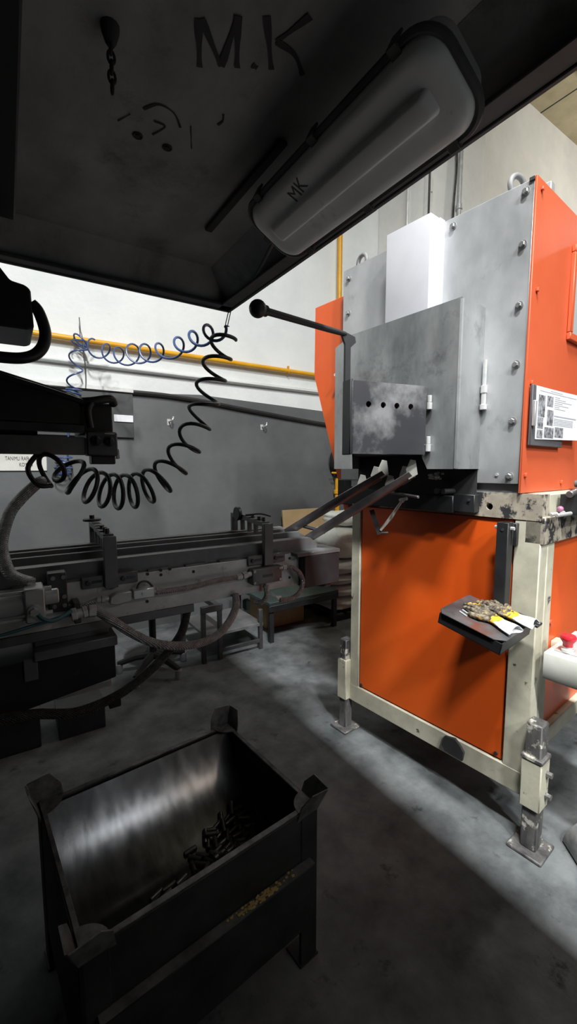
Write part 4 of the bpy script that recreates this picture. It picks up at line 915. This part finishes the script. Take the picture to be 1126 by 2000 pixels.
# ================================================================== STEEL BIN
BO = Vector((0.369, 1.168, 0.0)); BR = R(5.0)
bn = thing('parts_bin', 'black steel stacking bin with curved bottom and corner lugs', 'bin', BO, BR)
BU_, BV_, BT = 0.3225, 0.2575, 0.50
prof = [(0.243-0.486*k/30, 0.488-0.23*(1-((0.243-0.486*k/30)/0.243)**2)) for k in range(31)]
def binz(v):
    for (v0, z0), (v1, z1) in zip(prof, prof[1:]):
        if v1 <= v <= v0: return z0 + (z1-z0)*(v0-v)/(v0-v1)
    return 0.3
tg = MB().sheet([[(u, v, z) for u in (-BU_+0.008, BU_-0.008)] for v, z in prof], -0.004)
tg.build('curved_bottom', 'bin_inner', bn)
for s in (-1, 1):
    e = MB(); e.box(s*BU_-0.004, s*BU_+0.004, -BV_, BV_, 0.13, BT, 0.001); e.build('end_panel', 'bin_outer', bn)
for s in (-1, 1):
    e = MB(); e.box(-BU_, BU_, s*BV_-0.004, s*BV_+0.004, 0.345, BT, 0.001); sd_ = e.build('side_panel', 'bin_outer', bn)
    f_ = MB(); f_.box(-BU_+0.02, BU_-0.02, s*BV_-(0.004 if s > 0 else 0.03), s*BV_+(0.03 if s > 0 else 0.004), 0.25, 0.345, 0.004); f_.build('side_channel', 'bin_outer', bn)
    f_ = MB(); f_.box(-BU_+0.02, BU_-0.02, s*BV_-(0.004 if s > 0 else 0.014), s*BV_+(0.014 if s > 0 else 0.004), 0.13, 0.25, 0.002); f_.build('lower_panel', 'bin_outer', bn)
rmb = MB()
for s in (-1, 1):
    rmb.box(-BU_, BU_, s*BV_-(0.0 if s < 0 else 0.016), s*BV_+(0.016 if s < 0 else 0.0), BT-0.004, BT+0.003, 0.001)
    rmb.box(s*BU_-(0.0 if s < 0 else 0.012), s*BU_+(0.012 if s < 0 else 0.0), -BV_, BV_, BT-0.004, BT+0.003, 0.001)
rmb.build('rim', 'bin_rim', bn)
for su in (-1, 1):
    for sv in (-1, 1):
        p = MB(); cxx, cyy = su*BU_, sv*BV_
        p.box(cxx-0.005*su, cxx+0.006*su, cyy-0.055*sv, cyy+0.006*sv, 0.0, BT, 0.001); p.box(cxx-0.055*su, cxx+0.006*su, cyy-0.005*sv, cyy+0.006*sv, 0.0, BT, 0.001)
        p.box(cxx-0.06*su, cxx+0.01*su, cyy-0.06*sv, cyy+0.01*sv, 0.0, 0.006)
        p = p.build('corner_post', 'bin_outer', bn)
        # flared stacking lug: two bent plates with chamfered tops
        g = MB()
        for ax in (0, 1):
            t_ = bmesh.new()
            out = 0.028
            if ax == 0:   # plate parallel to u, on the long side
                q = [(cxx-0.07*su, cyy, BT-0.02), (cxx+0.004*su, cyy, BT-0.02), (cxx+0.026*su, cyy+out*sv, BT+0.055), (cxx-0.035*su, cyy+out*sv, BT+0.062), (cxx-0.062*su, cyy+0.012*sv, BT+0.03)]
                off = Vector((0, 0.004*sv, 0))
            else:
                q = [(cxx, cyy-0.07*sv, BT-0.02), (cxx, cyy+0.004*sv, BT-0.02), (cxx+out*su, cyy+0.026*sv, BT+0.055), (cxx+out*su, cyy-0.035*sv, BT+0.062), (cxx+0.012*su, cyy-0.062*sv, BT+0.03)]
                off = Vector((0.004*su, 0, 0))
            a = [t_.verts.new(Vector(v)) for v in q]; b = [t_.verts.new(Vector(v)+off) for v in q]; n = len(q)
            t_.faces.new(a); t_.faces.new(b[::-1])
            for i in range(n): t_.faces.new((a[i], b[i], b[(i+1) % n], a[(i+1) % n]))
            bmesh.ops.recalc_face_normals(t_, faces=t_.faces); g._add(t_)
        g = g.build('stacking_lug', 'bin_rim', bn)
        gu = MB(); gu.prism([(cxx, cyy)] + [(cxx-su*0.062*math.cos(R(90*k/8)), cyy-sv*0.062*math.sin(R(90*k/8))) for k in range(9)], 'z', BT+0.001, BT+0.005)
        gu.build('gusset', 'bin_rim', g)
for s in (-1, 1):
    MB().box(-BU_+0.025, BU_-0.025, s*BV_+(0.005 if s > 0 else -0.029), s*BV_+(0.029 if s > 0 else -0.005), 0.345, 0.3465).build('dusty_ledge', 'bin_ledge', bn)
sdm = MB()
for i in range(90):
    u = random.gauss(0.12, 0.04); sdm.sphere((u, -BV_-0.017+random.uniform(-0.010, 0.010), 0.348), random.uniform(0.002, 0.0045), 6, (1.3, 1, 0.5))
for k in range(11):
    sdm.sphere((0.055+k*0.012, -BV_-0.017, 0.344), 0.012, 8, (1.2, 0.85, 0.25))
sdm.build('sand_dust', 'sand', bn, kind='stuff')
# steel slugs
sg_me = None
slugs = [(-0.078, -0.020, 18), (-0.060, -0.046, 26), (-0.040, -0.020, 6), (-0.002, -0.024, 20), (0.060, 0.045, 2), (0.062, 0.018, -45), (0.045, -0.006, 80), (0.068, -0.012, -50), (0.085, 0.012, -42), (0.072, -0.042, 38), (0.092, -0.048, 42), (0.095, -0.022, -60), (0.112, -0.026, -62)]
for i in range(42):
    k = i // 6; u = 0.115 + 0.024*k + random.uniform(-0.006, 0.006); v = -0.06 + 0.024*(i % 6) + random.uniform(-0.006, 0.006) + 0.004*k
    slugs.append((u, v, (14, 18, 62, 66, 70, -22, 8)[(k*3 + (i % 6)//2) % 7] + random.uniform(-7, 7)))
placed = []
Bw = Matrix.Translation(BO) @ Matrix.Rotation(BR, 4, 'Z')
order = [('bright', 0)]
for i, (u, v, an) in enumerate(slugs):
    lay = sum(1 for (pu, pv) in placed if (pu-u)**2+(pv-v)**2 < 0.018**2); placed.append((u, v))
    if sg_me is None:
        m_ = MB(); m_.cyl((-0.021, 0, 0), (0.021, 0, 0), 0.0078, 14, bv=0.0012)
        o = m_.build('steel_slug', 'slug'); sg_me = o.data
    else:
        o = bpy.data.objects.new('steel_slug', sg_me); COL.objects.link(o)
    dv = 0.021*abs(math.sin(R(an)))
    z = max(binz(v+dv), binz(v-dv))*0.5 + binz(v)*0.5 + 0.0085 + 0.0155*min(lay, 2)
    slope = (binz(v+0.015) - binz(v-0.015))/0.03
    pitch = -math.atan(slope*math.sin(R(an)))
    o.matrix_world = Bw @ Matrix.Translation((u, v, z)) @ Matrix.Rotation(R(an), 4, 'Z') @ Matrix.Rotation(pitch, 4, 'Y')
    if i == 0: tag(o, 'short steel slug catching light, leftmost in the bin', 'steel slug', 'steel slugs in the bin')
    elif i == 1: tag(o, 'dark steel slug touching the leftmost slug in bin', 'steel slug', 'steel slugs in the bin')
    elif i in (2, 3): tag(o, ('third' if i == 2 else 'fourth') + ' steel slug from left, lying apart in the bin', 'steel slug', 'steel slugs in the bin')
    elif i < 13: tag(o, 'dark steel slug in small middle cluster on bin bottom', 'steel slug', 'slugs in the middle cluster')
    else: tag(o, 'dark steel slug in the heap at the bin far end', 'steel slug', 'slugs in the far heap')

# ================================================================== BACKGROUND FURNITURE
def bench(name, label, x0, x1, y0, y1, h, shelf, tmat, lmat, group=None):
    t = thing(name, label, 'table', ((x0+x1)/2, (y0+y1)/2, 0)); O = Vector(((x0+x1)/2, (y0+y1)/2, 0))
    MB().box(x0, x1, y0, y1, h-0.03, h, 0.003).build('table_top', tmat, t, org=O)
    for x in (x0+0.03, x1-0.03):
        for y in (y0+0.03, y1-0.03): MB().box(x-0.02, x+0.02, y-0.02, y+0.02, 0, h-0.03, 0.002).build('leg', lmat, t, org=O)
    for y in (y0+0.012, y1-0.012): MB().box(x0, x1, y-0.012, y+0.012, h-0.085, h-0.03, 0.002).build('apron', lmat, t, org=O)
    if shelf: MB().box(x0+0.01, x1-0.01, y0+0.01, y1-0.01, shelf-0.012, shelf, 0.002).build('shelf', lmat, t, org=O)
    return t
bench('work_bench', 'low dark steel bench by the grey wall', 1.80, 2.56, 3.02, 3.70, 0.36, 0.0, 'bench_top', 'black_paint')
# step rack with shelf
rk = thing('step_rack', 'dark angle-iron rack with grey shelf behind the conveyor', 'rack', (1.3, 3.2, 0)); RO = Vector((1.3, 3.2, 0))
for (x, y, h) in ((1.19, 2.99, 0.44), (1.325, 2.99, 0.44), (1.69, 2.99, 0.34), (1.19, 3.45, 0.44), (1.69, 3.45, 0.44)):
    MB().box(x-0.016, x+0.016, y-0.016, y+0.016, 0, h, 0.002).build('leg', 'dark_steel', rk, org=RO)
MB().box(1.17, 1.345, 2.97, 3.0, 0.40, 0.45, 0.002).build('front_bar', 'dark_steel', rk, org=RO)
MB().box(1.30, 1.345, 3.0, 3.47, 0.40, 0.44, 0.002).build('side_bar', 'dark_steel', rk, org=RO)
MB().box(1.17, 1.71, 3.43, 3.47, 0.40, 0.44, 0.002).build('rear_bar', 'dark_steel', rk, org=RO)
MB().box(1.20, 1.71, 2.975, 3.46, 0.20, 0.225, 0.002).build('shelf', 'conveyor_dark', rk, org=RO)
MB().box(1.34, 1.70, 2.975, 2.995, 0.06, 0.09, 0.002).build('stretcher', 'dark_steel', rk, org=RO)
cdb = MB(); cdb.box(-0.3, 0.3, -0.012, 0.012, 0.0, 1.055, 0.002)
cdb = cdb.build('cardboard_sheet', 'cardboard'); cdb.location = (2.79, 3.76, 0.0); cdb.rotation_euler = (R(-8), 0, 0)
tag(cdb, 'brown cardboard sheet leaning on the grey wall', 'cardboard')
# box under the bench
ubx = MB(); ubx.box(1.95, 2.38, 3.33, 3.66, 0, 0.25, 0.004)
tag(ubx.build('cardboard_box', 'cardboard'), 'brown cardboard box under the low bench', 'box')
# sacks: a column of stacked white sacks with a bulging one on top
def sack(name, label, c, sx, sy, sz, mt, seed):
    rnd = random.Random(seed); bm = bmesh.new(); bmesh.ops.create_cube(bm, size=2)
    bmesh.ops.subdivide_edges(bm, edges=bm.edges, cuts=7, use_grid_fill=True)
    ph = [rnd.uniform(0, 6) for _ in range(6)]
    for v in bm.verts:
        x, y, z = v.co
        n = (abs(x)**4 + abs(y)**4 + abs(z)**4)**0.25
        x, y, z = x/n, y/n, z/n
        w_ = 1 + 0.05*math.sin(4*x+ph[0])*math.sin(5*z+ph[1]) + 0.04*math.sin(7*y+ph[2]+3*z) + 0.03*math.sin(9*z+ph[3]+2*x)
        v.co = (x*sx*w_, y*sy*w_, z*sz*(1+0.08*math.sin(5*x+ph[4])*math.sin(4*y+ph[5])))
    me = bpy.data.meshes.new(name); bm.to_mesh(me); bm.free(); me.materials.append(MATS[mt])
    for p in me.polygons: p.use_smooth = True
    o = bpy.data.objects.new(name, me); COL.objects.link(o); o.location = c
    tag(o, label, 'sack', 'white sacks behind the machine'); return o
z = 0.10
pal = thing('pallet', 'low dark wooden pallet under the white sacks', 'pallet', (2.93, 3.42, 0))
for y in (-0.26, 0.0, 0.26): MB().box(-0.34, 0.34, y-0.04, y+0.04, 0, 0.06, 0.002).build('bearer', 'black_paint', pal)
for x in (-0.28, -0.14, 0.0, 0.14, 0.28): MB().box(x-0.05, x+0.05, -0.32, 0.32, 0.06, 0.08, 0.002).build('deck_plank', 'black_paint', pal)
nms = ('bottom', 'second lowest', 'third lowest', 'fourth lowest')
zc = 0.08
for i in range(4):
    hh = (0.065, 0.06, 0.055, 0.07)[i]
    sack('sack', nms[i] + ' white sack of the stack behind machine', (2.93+0.01*math.sin(i*2), 3.42, zc+hh), 0.33, 0.30, hh*0.985, 'sack', i); zc += hh*2
o_ = sack('sack', 'bulging shiny white sack on top of the stack', (2.96, 3.42, zc+0.155), 0.32, 0.28, 0.155, 'sack_clear', 11)
sack('plastic_bag', 'crumpled clear plastic bag on the topmost white sack', (3.0, 3.42, zc+0.40), 0.22, 0.2, 0.07, 'sack_clear', 14)
# swivel stool base in the shade under the conveyor
st = thing('swivel_stool', 'black swivel stool in shade below the conveyor', 'stool', (0.83, 3.08, 0)); 
for k in range(5):
    a = R(72*k - 62); e = Vector((0.25*math.cos(a), 0.25*math.sin(a), 0))
    l = MB().tube([Vector((0, 0, 0.13)), e*0.5+Vector((0, 0, 0.115)), e+Vector((0, 0, 0.07))], [0.03, 0.026, 0.02], 8).build('leg', 'black_rubber', st)
    MB().cyl(e*0.98+Vector((0, 0, 0.0)), e*0.98+Vector((0, 0, 0.07)), 0.025, 12, bv=0.004).build('glide', 'foot_iron', l)
MB().cyl((0, 0, 0.11), (0, 0, 0.46), 0.025, 14).build('column', 'black_rubber', st)
MB().lathe([(0.10, 0.46), (0.19, 0.47), (0.20, 0.51), (0.17, 0.54), (0.05, 0.545)], (0, 0, 0), 24).build('seat', 'black_rubber', st)
# dark sheet boxes on the floor at the left
for x0, x1, l in ((-0.5, 0.075, 'dark sheet-metal floor box at the left edge'), (0.16, 0.40, 'small dark sheet-metal floor box below the conveyor')):
    t = thing('floor_box', l, 'box', ((x0+x1)/2, 2.66, 0), 0)
    h_ = (x1-x0)/2
    MB().box(-h_, h_, -0.12, 0.12, 0.0, 0.20 if x0 < 0 else 0.13, 0.004).build('body', 'black_paint', t)
    MB().box(-h_-0.004, h_+0.004, -0.124, 0.124, 0.20 if x0 < 0 else 0.13, 0.21 if x0 < 0 else 0.14, 0.002).build('lid', 'dark_steel', t)
# rounded iron foot guard at the right edge
fg = thing('foot_pedal', 'worn rounded iron pedal guard on floor at right edge', 'pedal', (1.839, 0.503, 0), R(-129.3))
MB().prism([(-0.17, 0.0), (-0.168, 0.03), (-0.13, 0.085), (-0.06, 0.125), (0.1, 0.14), (0.17, 0.10), (0.17, 0.0)], 'x', -0.13, 0.13, 0.012).build('guard', 'foot_iron', fg)
MB().box(-0.125, 0.14, -0.165, 0.18, 0.0, 0.012, 0.003).build('base_plate', 'foot_iron', fg)
